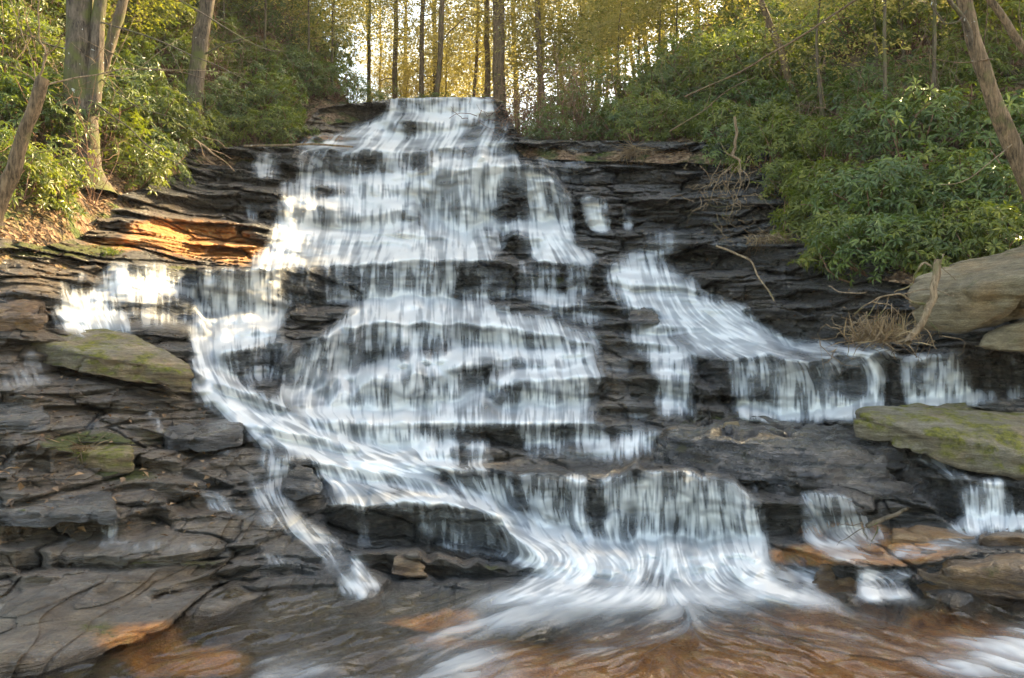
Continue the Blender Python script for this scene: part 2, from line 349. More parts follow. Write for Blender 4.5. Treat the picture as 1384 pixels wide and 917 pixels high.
DY = np.zeros_like(YG); FOOT = np.zeros_like(YG); LIPM = np.zeros_like(YG); FACE = np.zeros_like(YG)
for li, L in enumerate(LEDGES):
    L = np.array(L, float); ok = (gx >= L[0, 0]) & (gx <= L[-1, 0]); c = np.where(ok)[0]; x = gx[c]
    lip = np.interp(x, L[:, 0], L[:, 1]); bas = np.interp(x, L[:, 0], L[:, 2])
    wob = (fbm(x / 26, 0 * x + li * 3.3, 3, 4) - .5); wob2 = (vn(x / 60, 0 * x + li * 5.1, 4) > .5) * 1.0
    h = bas - lip; tap = np.clip(np.minimum(x - L[0, 0], L[-1, 0] - x) / 14, 0, 1)
    lip = lip + wob * h * .30; bas = bas + wob * h * .2 + (vn(x / 17, 0 * x + li, 9) - .5) * h * .2
    mid = (lip + bas) / 2; mid = lip * (.5) + bas * .5
    yk = ctab(x, mid)
    yk = yk - (fbm(x / 40, 0 * x + li, 12, 3) - .5) * .5 * np.clip(h / 30, .2, 1)
    rows = PY[:, c]
    inside = (rows >= lip) & (rows <= bas)
    below = np.clip((rows - bas) / np.clip(h * .35, 4, 14), 0, 1); above = np.clip((lip - rows) / np.clip(h * .35, 4, 14), 0, 1)
    yg = YG[:, c]
    slope = (rows - mid) / np.maximum(h, 1)
    tgt = yk + .0 * slope
    e_b = ctab(x, bas); e_l = ctab(x, lip)
    d = np.where(inside, tgt - yg, np.where(rows > bas, (yk - e_b) * (1 - below), (yk - e_l) * (1 - above)))
    DY[:, c] += d * tap
    FOOT[:, c] = np.maximum(FOOT[:, c], tap * np.exp(-((rows - bas + 3) / np.clip(h * .18, 2.5, 8)) ** 2) * np.clip(h / 25, .3, 1))
    LIPM[:, c] = np.maximum(LIPM[:, c], tap * np.exp(-((rows - lip + 1) / 4.0) ** 2) * np.clip(h / 25, .3, 1))
    FACE[:, c] = np.maximum(FACE[:, c], tap * inside)
Y1 = YG + DY

# water density patches traced as shapes: (density, feather, polygon)
WP = [
 (.78, 2, [(530,136),(600,132),(668,134),(672,155),(655,160),(600,166),(575,168),(540,168),(515,162)]),
 (.80, 3, [(398,190),(465,180),(518,158),(560,160),(600,164),(655,152),(676,158),(676,178),(660,184),(690,190),(694,200),(560,206),(400,200)]),
 (.20, 3, [(545,150),(564,150),(566,185),(550,192),(545,170)]), (.35, 3, [(640,162),(676,155),(680,185),(625,188)]),
 (.60, 2, [(405,203),(560,203),(690,195),(700,215),(640,222),(600,226),(560,244),(405,247)]),
 (.30, 3, [(480,212),(498,212),(498,238),(482,238)]), (.25, 3, [(560,206),(578,206),(578,232),(564,236)]), (.2, 2, [(414,206),(428,206),(426,240),(416,240)]), (.3, 2, [(436,206),(450,206),(446,244),(438,244)]),
 (.38, 3, [(345,206),(378,206),(376,240),(345,248),(340,240)]),
 (.84, 3, [(385,250),(560,240),(590,224),(640,216),(700,220),(745,232),(765,262),(772,308),(740,312),(560,320),(370,322)]),
 (.10, 2, [(425,250),(450,249),(452,266),(430,268)]), (.35, 3, [(550,262),(575,266),(572,310),(558,312),(548,280)]), (.45, 3, [(432,272),(452,272),(450,310),(432,310)]), (.12, 3, [(676,252),(690,248),(710,262),(712,300),(676,302)]), (.45,3,[(535,283),(556,288),(560,310),(545,312)]),
 (.35, 2, [(728,240),(745,252),(765,300),(750,306),(738,270)]),
 (.75, 2, [(785,272),(812,270),(828,312),(802,313)]), (.45, 2, [(845,278),(855,278),(853,308),(847,308)]), (.65, 2, [(333,276),(347,276),(343,303),(338,303)]),
 (.25, 3, [(720,198),(790,198),(792,226),(760,248),(720,222)]),
 (.86, 4, [(368,314),(470,312),(560,310),(665,308),(668,340),(655,352),(620,354),(470,360),(375,362),(362,340)]),
 (.45, 5, [(485,325),(510,322),(518,340),(495,344)]), (.5, 5, [(552,325),(578,328),(576,342),(556,342)]),
 (.80, 3, [(702,308),(768,308),(775,335),(812,350),(806,357),(722,354)]), (.35, 4, [(640,305),(672,308),(690,340),(660,345)]),
 (.9, 2, [(340,342),(368,338),(372,360),(345,362)]),
 (.5, 4, [(835,345),(900,330),(925,322),(890,356),(838,358)]), (.4, 4, [(870,315),(930,312),(925,328),(880,326)]),
 (.85, 3, [(118,392),(150,361),(222,360),(242,382),(250,400),(180,406),(125,404)]), (.80, 3, [(72,424),(80,404),(145,404),(170,430),(180,452),(120,452),(75,440)]),
 (.35, 2, [(84,378),(118,372),(122,402),(84,402)]), (.40, 2, [(225,372),(270,368),(270,402),(240,402)]), (.40, 4, [(170,408),(250,408),(258,440),(190,445)]),
 (.74, 3, [(268,370),(300,366),(378,364),(386,400),(380,440),(355,452),(300,440),(268,436)]),
 (.95, 3, [(256,436),(330,436),(350,446),(386,452),(350,464),(318,474),(300,488),(262,490)]),
 (.88, 4, [(262,486),(298,486),(330,520),(362,540),(400,556),(460,566),(520,590),(560,612),(600,640),(560,650),(520,640),(470,640),(440,630),(400,612),(350,600),(325,580),(300,560),(268,540),(262,510)]),
 (.30, 2, [(300,478),(345,464),(400,462),(400,500),(360,520),(320,512)]),
 (.70, 3, [(478,357),(622,354),(616,408),(498,410)]), (.33, 2, [(440,360),(478,357),(496,410),(440,410)]), (.6, 2, [(672,364),(679,364),(686,400),(680,400)]), (.40, 2, [(702,356),(752,356),(754,402),(704,402)]), (.18, 2, [(620,356),(700,356),(700,402),(620,402)]), (.18,2,[(380,366),(440,362),(440,408),(385,420)]),
 (.90, 4, [(475,420),(500,408),(560,404),(650,410),(700,424),(760,438),(812,455),(808,470),(720,448),(640,438),(560,436),(500,440),(450,446)]),
 (.72, 3, [(375,545),(392,505),(405,478),(440,448),(500,438),(640,436),(760,452),(812,468),(808,520),(804,572),(640,576),(500,575),(400,562)]),
 (.30, 3, [(496,462),(516,462),(512,500),(500,500)]), (.30, 3, [(530,458),(546,460),(546,496),(534,496)]), (.32, 3, [(576,462),(604,462),(600,492),(580,490)]), (.4, 6, [(620,500),(680,490),(700,512),(640,530)]), (.4, 6, [(640,535),(700,525),(700,548),(650,560)]), (.45, 4, [(460,470),(475,462),(470,500),(455,512)]), (.92, 3, [(560,566),(800,560),(806,572),(560,578)]),
 (.92, 3, [(400,552),(460,560),(560,562),(560,574),(440,576)]), (.9, 4, [(415,500),(540,494),(640,478),(640,488),(540,508),(430,530)]),
 (.92, 4, [(700,500),(808,492),(808,512),(700,514)]),
 (.62, 3, [(700,404),(780,404),(815,418),(815,436),(772,436),(740,418)]),
 (.93, 4, [(815,360),(895,358),(930,378),(940,400),(1010,418),(1032,445),(1075,464),(1070,482),(930,484),(880,470),(862,440),(845,418),(832,392)]),
 (.12, 2, [(848,418),(885,416),(895,436),(860,442)]), (.5, 3, [(925,374),(938,374),(938,398),(925,396)]),
 (.60, 4, [(1060,462),(1190,470),(1215,476),(1190,484),(1060,484)]),
 (.62, 4, [(842,440),(930,446),(935,505),(880,505),(860,480)]), (.80, 3, [(890,500),(935,503),(938,560),(900,562),(888,530)]),
 (.66, 2, [(988,488),(1185,484),(1196,548),(1190,560),(1010,560),(990,548)]), (.35, 3, [(1130,500),(1180,500),(1180,545),(1140,545)]), (.3, 3, [(1010,505),(1030,505),(1036,545),(1020,545)]),
 (.92, 3, [(986,550),(1010,552),(1120,558),(1155,556),(1155,565),(1000,566)]), (.85, 2, [(1176,474),(1215,480),(1197,492),(1191,550),(1176,552)]),
 (.68, 2, [(1213,486),(1230,480),(1297,478),(1318,536),(1226,546)]), (.3, 2, [(1240,492),(1250,492),(1254,540),(1244,540)]), (.95, 2, [(1222,544),(1320,532),(1350,534),(1345,542),(1235,551)]),
 (.65, 2, [(1360,475),(1371,478),(1382,507),(1374,508)]), (.5, 2, [(1362,522),(1392,522),(1392,536),(1362,534)]),
 (.12, 6, [(805,430),(860,470),(885,520),(890,590),(806,600)]),
 (.80, 5, [(400,570),(455,575),(540,578),(600,590),(605,630),(560,625),(460,600)]), (.7, 3, [(585,590),(612,590),(620,640),(590,640)]), (.55, 3, [(630,596),(660,596),(664,640),(634,640)]),
 (.66, 2, [(704,575),(740,570),(806,572),(830,600),(715,602)]), (.3, 2, [(745,576),(770,576),(776,600),(750,600)]), (.85, 3, [(838,590),(885,585),(885,612),(830,618),(780,606),(820,602)]), (.35, 5, [(700,604),(830,606),(860,625),(720,620)]),
 (.50, 5, [(350,616),(394,614),(390,642),(386,664),(400,700),(440,722),(462,740),(478,785),(455,778),(430,748),(395,722),(360,692),(342,676),(360,655)]),
 (.50, 3, [(284,664),(292,664),(325,690),(370,700),(380,715),(330,700),(300,684)]),
 (.35, 2, [(148,690),(158,690),(157,725),(146,725)]), (.6, 2, [(36,474),(46,474),(50,492),(35,492)]), (.25, 5, [(5,500),(50,492),(75,520),(30,530),(0,528)]), (.25, 2, [(136,700),(142,700),(142,724),(136,724)]),
 (.93, 5, [(430,625),(540,625),(600,652),(640,672),(700,690),(760,706),(800,726),(860,730),(1030,728),(1050,790),(1095,806),(1100,822),(1000,835),(900,835),(700,815),(690,800),(720,775),(690,748),(680,716),(650,692),(600,682),(460,684),(440,660)]),
 (.55, 5, [(470,650),(520,645),(590,665),(560,676),(480,676)]),
 (.66, 2, [(600,634),(690,640),(705,690),(650,676),(620,660)]), (.58, 2, [(700,642),(790,646),(800,722),(745,704),(704,690)]), (.85, 2, [(772,646),(796,646),(788,715),(772,710)]),
 (.76, 3, [(815,648),(880,640),(925,640),(990,656),(1022,676),(1036,728),(1000,742),(810,728)]), (.25, 3, [(792,655),(814,652),(820,700),(800,706)]), (.3, 3, [(842,680),(862,680),(866,725),(848,728)]), (.35, 4, [(900,690),(915,690),(922,725),(905,725)]),
 (.93, 6, [(660,812),(720,800),(1090,806),(1110,822),(1000,832),(860,834),(720,830),(640,838)]),
 (.60, 5, [(786,790),(800,778),(812,800),(795,815)]), (.55, 5, [(860,785),(880,766),(915,790),(905,812),(870,812)]), (.6, 6, [(960,780),(990,770),(1000,800),(975,806)]),
 (.34, 4, [(570,690),(640,688),(680,712),(700,750),(650,752),(590,735),(560,710)]),
 (.85, 3, [(478,744),(486,744),(498,775),(515,788),(498,806),(460,802),(470,780)]), (.35, 3, [(486,700),(496,700),(500,742),(482,744)]),
 (.50, 2, [(1085,668),(1130,668),(1178,700),(1206,722),(1190,738),(1112,736),(1085,728)]), (.7,3,[(1085,728),(1150,730),(1190,738),(1110,742)]),
 (.70, 2, [(1294,660),(1330,650),(1355,652),(1374,700),(1310,704)]), (.93, 3, [(1300,700),(1400,694),(1400,714),(1320,722),(1285,716)]), (.40, 3, [(1240,612),(1262,614),(1310,648),(1292,658)]),
 (.28, 3, [(1090,598),(1150,590),(1260,625),(1230,622),(1150,600)]),
 (.60, 2, [(1160,770),(1228,772),(1226,802),(1164,802)]), (.85, 3, [(1158,800),(1236,800),(1236,812),(1180,814)]), (.7, 2, [(1095,766),(1113,768),(1100,802),(1080,796)]), (.5, 4, [(1055,760),(1090,750),(1080,800),(1060,790)]),
 (.28, 2, [(40,732),(220,729),(330,742),(200,748)]), (.32, 2, [(196,556),(206,556),(232,590),(245,612),(228,608)]), (.3, 2, [(250,600),(330,608),(345,616),(260,610)]),
 (.35, 2, [(268,655),(280,655),(300,690),(286,690)]), (.3, 3, [(330,636),(350,640),(352,668),(338,668)]), (.25, 2, [(320,745),(400,752),(440,765),(380,764)]), (.3,2,[(0,575),(120,572),(180,580),(60,582)]), (.4,2,[(640,355),(660,355),(662,402),(644,402)]),(.3,2,[(760,358),(800,358),(800,400),(766,400)]),
 (.4, 2, [(1010,640),(1018,640),(1024,668),(1014,668)]), (.3, 2, [(1110,590),(1118,590),(1116,604),(1110,604)]), (.35,2,[(960,330),(1000,328),(1010,336),(965,338)]), (.3,2,[(700,245),(720,245),(722,252),(702,252)]),
 (.6, 4, [(1110,742),(1180,750),(1240,738),(1320,728),(1320,738),(1240,752),(1170,762),(1120,754)]),
 (.50, 8, [(570,864),(620,838),(700,826),(1110,820),(1160,836),(1080,850),(900,846),(760,852),(660,866)]),
 (.42, 7, [(770,846),(800,850),(836,884),(810,900),(760,905),(800,885)]), (.45, 7, [(535,860),(570,876),(640,876),(690,905),(700,940),(600,930),(560,900)]),
 (.35, 5, [(840,872),(860,856),(960,850),(1000,858),(900,866),(850,890)]), (.80, 6, [(1235,908),(1290,872),(1400,850),(1470,850),(1470,915),(1300,925)]),
 (.16, 9, [(900,830),(1100,820),(1384,850),(1384,880),(1200,905),(950,870)]), (.40, 5, [(340,895),(420,885),(460,895),(440,920),(340,915)]), (.5,7,[(330,918),(620,925),(700,960),(400,970)]),
 (.12, 8, [(120,960),(600,930),(1300,930),(1500,960),(1500,1000),(120,1000)]),
]
D = np.zeros_like(YG)
WX_ = PX + (vn(PX / 9, PY / 9, 31) - .5) * 11 + (vn(PX / 4, PY / 6, 33) - .5) * 5; WY_ = PY + (vn(PX / 11, PY / 11, 32) - .5) * 6 + (vn(PX / 2.6, PY / 30, 34) - .5) * 9
for d, ft, poly in WP:
    m = polymask(WX_, WY_, poly)
    xs = [q[0] for q in poly]; ys = [q[1] for q in poly]; b = 6 * ft + 10
    i0 = max(0, int((min(ys) - b - gy[0]) / ST)); i1 = min(len(gy), int((max(ys) + b - gy[0]) / ST) + 1)
    j0 = max(0, int((min(xs) - b - gx[0]) / ST)); j1 = min(len(gx), int((max(xs) + b - gx[0]) / ST) + 1)
    s = blur(m[i0:i1, j0:j1].astype(float), ft * 1.7, ft * 1.1)
    D[i0:i1, j0:j1] = D[i0:i1, j0:j1] * (1 - s) + d * s
POOL = sstep(800, 822, PY + (fbm(PX / 60, PY / 30, 5) - .5) * 16 - np.interp(PX, [-170, 0, 160, 260, 520, 700, 1500], [95, 95, 72, 20, -8, 0, 0]))
# flow directions
FL = np.array([(300,470,.1,1),(290,510,.5,1),(350,545,1,.7),(400,575,1,.5),(470,620,1,.4),(550,640,1,.25),(620,670,1,.4),(700,705,1,.45),(760,735,1,.45),(820,755,.8,.4),
 (860,380,.25,1),(900,410,.5,1),(960,440,1,.7),(1020,460,1,.35),(1100,474,1,.06),(1180,474,1,.15),(410,480,-.45,1),(400,530,-.6,1),(470,470,-.2,1),(720,460,.35,1),(780,480,.45,1),(740,250,.4,1),(762,290,.3,1),
 (420,330,-.25,1),(480,340,-.4,1),(720,340,.3,1),(760,340,.8,1),(700,780,-.8,.5),(700,800,-1,.3),(770,805,-1,.3),(780,770,-.7,.5),(850,805,-.5,.4),(880,775,-.3,.7),(930,805,.6,.35),(950,770,.4,.8),(1000,805,1,.3),(1060,800,1,.3),(1000,680,.3,1),(1020,700,.4,1),(1110,690,.5,1),(1160,710,.6,.9),
 (380,640,-.1,1),(385,690,.5,1),(430,730,.9,.8),(460,770,.7,.8),(300,680,1,.5),(1270,635,1,.8),(1200,610,1,.4),(1330,680,.15,1),(500,180,-.6,.6),(430,190,-1,.2),(640,185,-.4,.6),
 (600,850,-1,.45),(680,830,-1,.4),(560,880,-1,.4),(640,890,-1,.45),(740,840,-1,.38),(760,880,-1,.38),(820,860,-1,.32),(850,830,-1,.3),(880,880,-1,.25),(1000,840,1,.25),(1010,880,1,.25),(1060,840,1,.3),(1150,850,1,.28),(1250,860,1,.28),(1350,875,1,.28),(1250,900,1,.3),(1380,900,1,.28),
 (300,860,-1,.3),(450,840,-1,.25),(1150,750,1,.15),(1250,745,1,.1),
 (60,520,.3,.6),(100,430,.5,1),(900,900,1,.25),(400,930,-1,.2),(1100,900,1,.3)], float)
wsum = np.full_like(YG, .035); fxs = np.zeros_like(YG); fys = np.full_like(YG, .035)
for x, y, dx, dy in FL:
    n = math.hypot(dx, dy); sx_ = 42; g = np.exp(-(((PX - x) / 42) ** 2 + ((PY - y) / 24) ** 2)); fxs += g * dx / n; fys += g * dy / n
pl_ = sstep(800, 825, PY) * .5; sd_ = sstep(890, 980, PX) * 2 - 1
fxs += pl_ * sd_; fys += pl_ * .18
fr_ = FACE * .35 * (1 - sstep(735, 745, PY)); fxs *= (1 - fr_); fys += fr_ * 1.2
nn = np.hypot(fxs, fys) + 1e-6; FX = fxs / nn; FY = fys / nn
def bil(a, fi, fj):
    i = np.clip(fi, 0, a.shape[0] - 1.001); j = np.clip(fj, 0, a.shape[1] - 1.001); i0 = i.astype(int); j0 = j.astype(int); di = i - i0; dj = j - j0
    return (a[i0, j0] * (1 - dj) + a[i0, j0 + 1] * dj) * (1 - di) + (a[i0 + 1, j0] * (1 - dj) + a[i0 + 1, j0 + 1] * dj) * di
def lic(src, L, step=1.0):
    II, JJ = np.meshgrid(np.arange(YG.shape[0], dtype=float), np.arange(YG.shape[1], dtype=float), indexing='ij')
    acc = src.copy(); n = 1
    for sg in (-1, 1):
        fi = II.copy(); fj = JJ.copy()
        for s in range(L):
            u = bil(FX, fi, fj); v = bil(FY, fi, fj); fj += sg * u * step; fi += sg * v * step
            w = 1 - s / L; acc += w * bil(src, fi, fj); n += w
    return acc / n
def rank(a):
    o = np.sort(a.ravel()[::37]); return np.interp(a.ravel(), o, np.linspace(0, 1, len(o))).reshape(a.shape)
rng = np.random.default_rng(4)
wn = rng.random(YG.shape)
nf = blur(wn, .75); nm = blur(rng.random(YG.shape), 2.3); nb = blur(rng.random(YG.shape), 6)
lf = rank(lic(nf, 10, 1.3)); lm = rank(lic(nm, 13, 1.6)); lb = rank(lic(nb, 14, 2.5)); lpool = rank(.5 * rank(lic(nm, 34, 2.0)) + .5 * rank(lic(nb, 26, 3.0)) + .15 * lf)
LIC = rank(.36 * lf + .42 * lm + .42 * lb)
plz = sstep(800, 825, PY); D = (.35 * D + .65 * lic(D, 8, 1.3)) * (1 - plz) + plz * lic(blur(D, 2), 26, 1.8)
ZZ = HC + (HZ - PY) / F * Y1; XX = (PX - 692) / F * Y1
cl_ = .55 * vn(XX * 1.9 + 40, ZZ * 4.2 + YG * .5, 301) + .45 * vn(XX * 4.5, ZZ * 9 + YG, 302)
cl_ = rank(cl_); TRD = np.abs(np.gradient(blur(Y1, 1, 1.2))[0]); TRD = np.clip(TRD / .12, 0, 1)
cl_ = np.where((PY > 735) & (PY < 822), rank(.6 * vn(PX / 26, PY / 11, 303) + .4 * vn(PX / 11, PY / 6, 304)), cl_); D = np.clip(D * (1 + (cl_ - .50) * .50 * (1 - plz * .6) * (1.25 - D)) + .10 * (TRD - .4) * (D > .3) * (1 - plz), 0, 1)
dd = np.clip(D + (FOOT * .42 - .10 * FACE * (1 - FOOT) + .12 * LIPM) * (D > .12) * (D / .6).clip(0, 1), 0, 1) * sstep(.0, .12, D)
Lp = sstep(.12, .95, LIC * .82 + lf * .18); pl2 = sstep(775, 830, PY); Lp = Lp * (1 - pl2) + pl2 * sstep(.15, .95, lpool)
FOAM = np.clip(.74 * dd ** 1.5 + (1.12 - .56 * dd) * dd * Lp ** 1.1, 0, .97) * sstep(.02, .25, dd)

# strata relief
Z1 = HC + (HZ - PY) / F * Y1; X1 = (PX - 692) / F * Y1
def layers(z, x, y, th, seed):
    s = z / th + (fbm(x * .22, y * .22, seed, 4) - .5) * 3.0 + x * .02 / th
    k = np.floor(s); fr = s - k
    a = vn(x * .9 / th ** .5 * .6 + k * 13.7, k * 3.1 + y * .12, seed + 1)
    a = np.floor(a * 4) / 4 * .6 + a * .4
    nxt = vn(x * .9 / th ** .5 * .6 + (k + 1) * 13.7, (k + 1) * 3.1 + y * .12, seed + 1); nxt = np.floor(nxt * 4) / 4 * .6 + nxt * .4
    w = sstep(.86, 1.0, fr); prof = a * (1 - w) + nxt * w
    crev = np.exp(-((fr - .93) / .07) ** 2)
    return prof, crev
wetm = blur(sstep(.3, .7, D), 4)
damp = 1 - .55 * wetm
p1, c1 = layers(Z1, X1, Y1, .42, 50); p2, c2 = layers(Z1, X1, Y1, .15, 70); p3, c3 = layers(Z1, X1, Y1, .055, 90)
sc = np.clip(Y1 / 16, .55, 1.4)
dry = 1 - wetm
rel = (-.55 * (p1 - .5) + .26 * c1 * (.2 + .8 * dry) * sstep(.3, .6, fbm(X1 * .3, Z1, 240, 3))) * damp + (-.12 * (p2 - .5) + .05 * c2) * damp + (-.06 * (p3 - .5) + .02 * c3) * (.4 + .6 * dry)
rel += (fbm(X1 * .9, Z1 * 2.2 + Y1 * .6, 110, 5) - .5) * .5 * damp
gY, gX = np.gradient(blur(Y1, 3, 2.5)); gZ = np.gradient(blur(Z1, 3, 2.5))[0]
G = np.clip(gY / np.where(np.abs(gZ) < 1e-4, -1e-4, gZ), -6, 6); G = np.where(G < 0, -0.0, G); G = np.where(gZ >= -1e-4, 4.0, G)
G = blur(np.clip(G, 0, 4), 4, 3)
def terr(z, x, y, th, seed, am):
    s = z / th + (fbm(x * .30, y * .15, seed, 4) - .5) * 4.0 + x * am
    k = np.floor(s); fr = s - k
    st = .25 + .75 * vn(k * 7.7, x * .25 + k, seed + 3)
    return (sstep(.55, 1.0, fr) - fr) * th * st
rel += G * (terr(Z1, X1, Y1, .34, 210, .08) * .9 + terr(Z1, X1, Y1, .13, 220, -.1) * .45) * (.35 + .65 * damp)
def voro(u, v, seed):
    iu = np.floor(u); iv = np.floor(v); f1 = np.full(u.shape, 9.); f2 = np.full(u.shape, 9.); idv = np.zeros(u.shape); du = np.zeros(u.shape); dv = np.zeros(u.shape)
    for a in (-1, 0, 1):
        for b in (-1, 0, 1):
            cu = iu + a; cv = iv + b; pu = cu + h2(cu, cv, seed); pv = cv + h2(cu, cv, seed + 1); d = np.maximum(np.abs(u - pu) * .85, np.abs(v - pv)) + .15 * (np.abs(u - pu) + np.abs(v - pv))
            n = d < f1; f2 = np.where(n, f1, np.minimum(f2, d)); idv = np.where(n, h2(cu, cv, seed + 2), idv); du = np.where(n, u - pu, du); dv = np.where(n, v - pv, dv); f1 = np.where(n, d, f1)
    return idv, f2 - f1, du, dv
for cw, ch, am_, sd_v in ((1.7, .62, .85, 400), (.6, .24, .22, 410)):
    wv = Z1 + X1 * .05 + Y1 * .10 + (fbm(X1 * .4, Z1 * .6, sd_v + 5) - .5) * .5
    b_id, b_e, b_u, b_v = voro(X1 / cw + (fbm(X1 * .5, Z1, sd_v + 6) - .5) * .8, wv / ch, sd_v)
    til = (np.modf(b_id * 57.3)[0] - .5)
    rel += am_ * damp * (.35 + .65 * vn(X1 * .25, Z1 * .5, sd_v + 8)) * ((b_id - .5) * .8 + til * b_u * .9 + .35 * np.clip(b_v, -.6, .6)) + am_ * .28 * damp * np.exp(-(b_e / .05) ** 2)
# joints: vertical fractures that offset blocks
jc = np.floor(X1 / 1.3 + (fbm(X1 * .2, Z1 * .8, 230) - .5) * 3 + .8 * np.floor(Z1 / .42))
rel += (h2(jc, np.floor(Z1 / .42 + (fbm(X1 * .2, Y1 * .2, 231) - .5) * 3), 232) - .5) * .34 * damp * vn(X1 * .15, Z1 * .4, 233)
YR = Y1 + rel * sc * (1 - .75 * POOL)
VX = (PX - 692) / F * YR; VY = YR; VZ = HC + (HZ - PY) / F * YR
VZ = VZ - POOL * (.14 + .10 * fbm(VX * .8, VY * .8, 8)) + POOL * .16 * (fbm(VX * 1.7, VY * 2.2, 18, 4) - .5)
def rb(px):
    return np.interp(px, [-170, 0, 60, 120, 150, 200, 232, 300, 380, 400, 430, 458, 500, 530, 600, 668, 680, 700, 760, 900, 1000, 1040, 1080, 1120, 1230, 1384, 1556],
                         [330, 322, 335, 318, 268, 255, 205, 202, 192, 184, 150, 143, 140, 135, 133, 133, 140, 182, 191, 193, 196, 205, 250, 325, 342, 335, 335])
RB = rb(PX)
def blobs(L):
    a = np.zeros_like(YG)
    for x, y, rx, ry, v in L:
        a = np.maximum(a, v * np.exp(-(((PX - x) / rx) ** 2 + ((PY - y) / ry) ** 2) ** 1.3))
    return a
ORG = blobs([(1000,870,330,45,1.2),(1240,840,150,25,1.2),(270,324,75,26,.85),(325,342,50,18,.8),(210,315,50,20,.7),(160,330,50,12,.6),(430,190,60,8,.6),(1120,850,260,40,.95),(800,880,170,45,.95),(620,840,80,12,.6),(230,862,110,22,.9),(590,818,70,9,1),(1180,745,110,18,1),(1150,722,60,16,.9),(1100,752,60,14,.9),(1000,890,200,40,.6),(420,910,90,20,.4),(1340,850,120,25,.7)])
MOS = blobs([(120,600,75,20,1),(60,335,70,18,.8),(110,340,60,12,.9),(220,760,140,10,.5),(170,640,60,14,.7),(40,690,60,8,.7),(730,380,60,20,.5),(500,395,60,14,.4),(235,365,40,8,.7),(210,590,60,20,.5),(120,850,60,30,.5),(660,770,40,8,.6),(450,160,40,10,.6),(1000,570,90,14,.7),(1050,250,60,40,.3)])
BRN = blobs([(330,880,420,50,1.1),(1000,880,500,60,.8),(60,620,260,160,.7),(120,780,260,60,.6),(240,520,90,40,.8),(100,560,200,60,.8),(60,480,90,50,.6),(200,700,200,60,.55),(300,620,100,40,.6),(90,380,120,40,.5),(560,760,80,20,.7),(820,520,60,70,.5),(850,610,130,20,.5),(240,290,120,30,.5),(1000,650,150,40,.2),(900,250,150,50,.15),(430,165,50,25,.7),(120,800,200,60,.5),(700,620,200,16,.4),(60,300,100,40,.8),(300,850,300,70,.5)])
PAL = blobs([(70,838,85,24,1),(130,665,80,8,.4),(100,410,50,7,.4),(90,760,70,8,.3)])
DRY = blobs([(270,325,80,30,.9),(70,838,90,26,.9),(110,460,110,30,.4),(60,320,110,40,.8),(1150,380,150,30,.2)])
# rock mesh
ni, nj = YG.shape
idx = np.arange(ni * nj).reshape(ni, nj)
Q = np.stack([idx[:-1, :-1], idx[1:, :-1], idx[1:, 1:], idx[:-1, 1:]], -1)
keep = (PY > RB - 1)[1:, 1:]
V = np.stack([VX, VY, VZ], -1).reshape(-1, 3)
def compact(V, Fc, attrs):
    used = np.unique(Fc); mp = np.zeros(len(V), np.int64); mp[used] = np.arange(len(used))
    return V[used], mp[Fc], {k: a.ravel()[used] for k, a in attrs.items()}
v_, f_, a_ = compact(V, Q[keep], dict(orange=ORG, moss=MOS, brown=BRN, pale=PAL, dry=DRY))
ro = link('rock_ledges', mk_mesh('rock_ledges', v_, f_, True, a_, [M_rock]))
tag(ro, 'dark wet rock ledges stepping up under the waterfall', 'rock', kind='structure')

# ------------------------------------------------------------------ the water
mnf = YR.copy()
for _ in range(2):
    mnf[1:-1, 1:-1] = np.minimum.reduce([mnf[1:-1, 1:-1], mnf[:-2, 1:-1], mnf[2:, 1:-1], mnf[1:-1, :-2], mnf[1:-1, 2:]])
YS = np.minimum(blur(YR, 5, 2.4), blur(mnf, 1.8, 1.4)) - .05
bil_ = sstep(.7, .9, D) * sstep(728, 750, PY) * (1 - sstep(812, 830, PY)); ridge = bil_ * ((fbm(PX / 34, PY / 17, 501, 3) - .35) * .55 + (vn(PX / 15, PY / 9, 502) - .5) * .12) + (lm - .5) * .035 + (lb - .5) * .16 * sstep(.5, .9, D)
YW = YS - (.05 + .06 * D) - ridge * np.clip(YS / 14, .5, 1.3) * sstep(.1, .5, D)
_pw = pool_y(np.maximum(PY, 770)) * (1 - (.05 + .06 * lb + .12 * blur(D, 5)) / HC); jn_ = sstep(782, 806, PY); YW = YW * (1 - jn_) + np.minimum(YW, _pw) * jn_
WX = (PX - 692) / F * YW; WZ = HC + (HZ - PY) / F * YW
wz_pool = sstep(808, 826, PY + (fbm(PX / 60, PY / 30, 5) - .5) * 14)
wm = (dd > .03); wm = blur(wm.astype(float), 1.5) > .05
fm = wm[1:, 1:] | wm[:-1, :-1]; fm &= (PY > RB - 1)[1:, 1:]; fm &= (PY < 836)[1:, 1:]
VW = np.stack([WX, YW, WZ], -1).reshape(-1, 3)
fade = 1 - sstep(804, 834, PY)
for nm_, lab, r0, r1 in (('waterfall_upper_tier', 'upper white cascades spilling over dark ledges below the forest', 0, 354), ('waterfall_middle_tier', 'broad middle cascades fanning over the domed rock and side ledges', 354, 604), ('waterfall_lower_tier', 'lowest curtains and churning foam above the pool', 604, 2000)):
    mm = fm & ((PY >= r0) & (PY < r1))[1:, 1:]
    v_, f_, a_ = compact(VW, Q[mm], dict(foam=FOAM * fade, strand=LIC))
    o = link(nm_, mk_mesh(nm_, v_, f_, True, a_, [M_water])); tag(o, lab, 'waterfall', kind='structure')
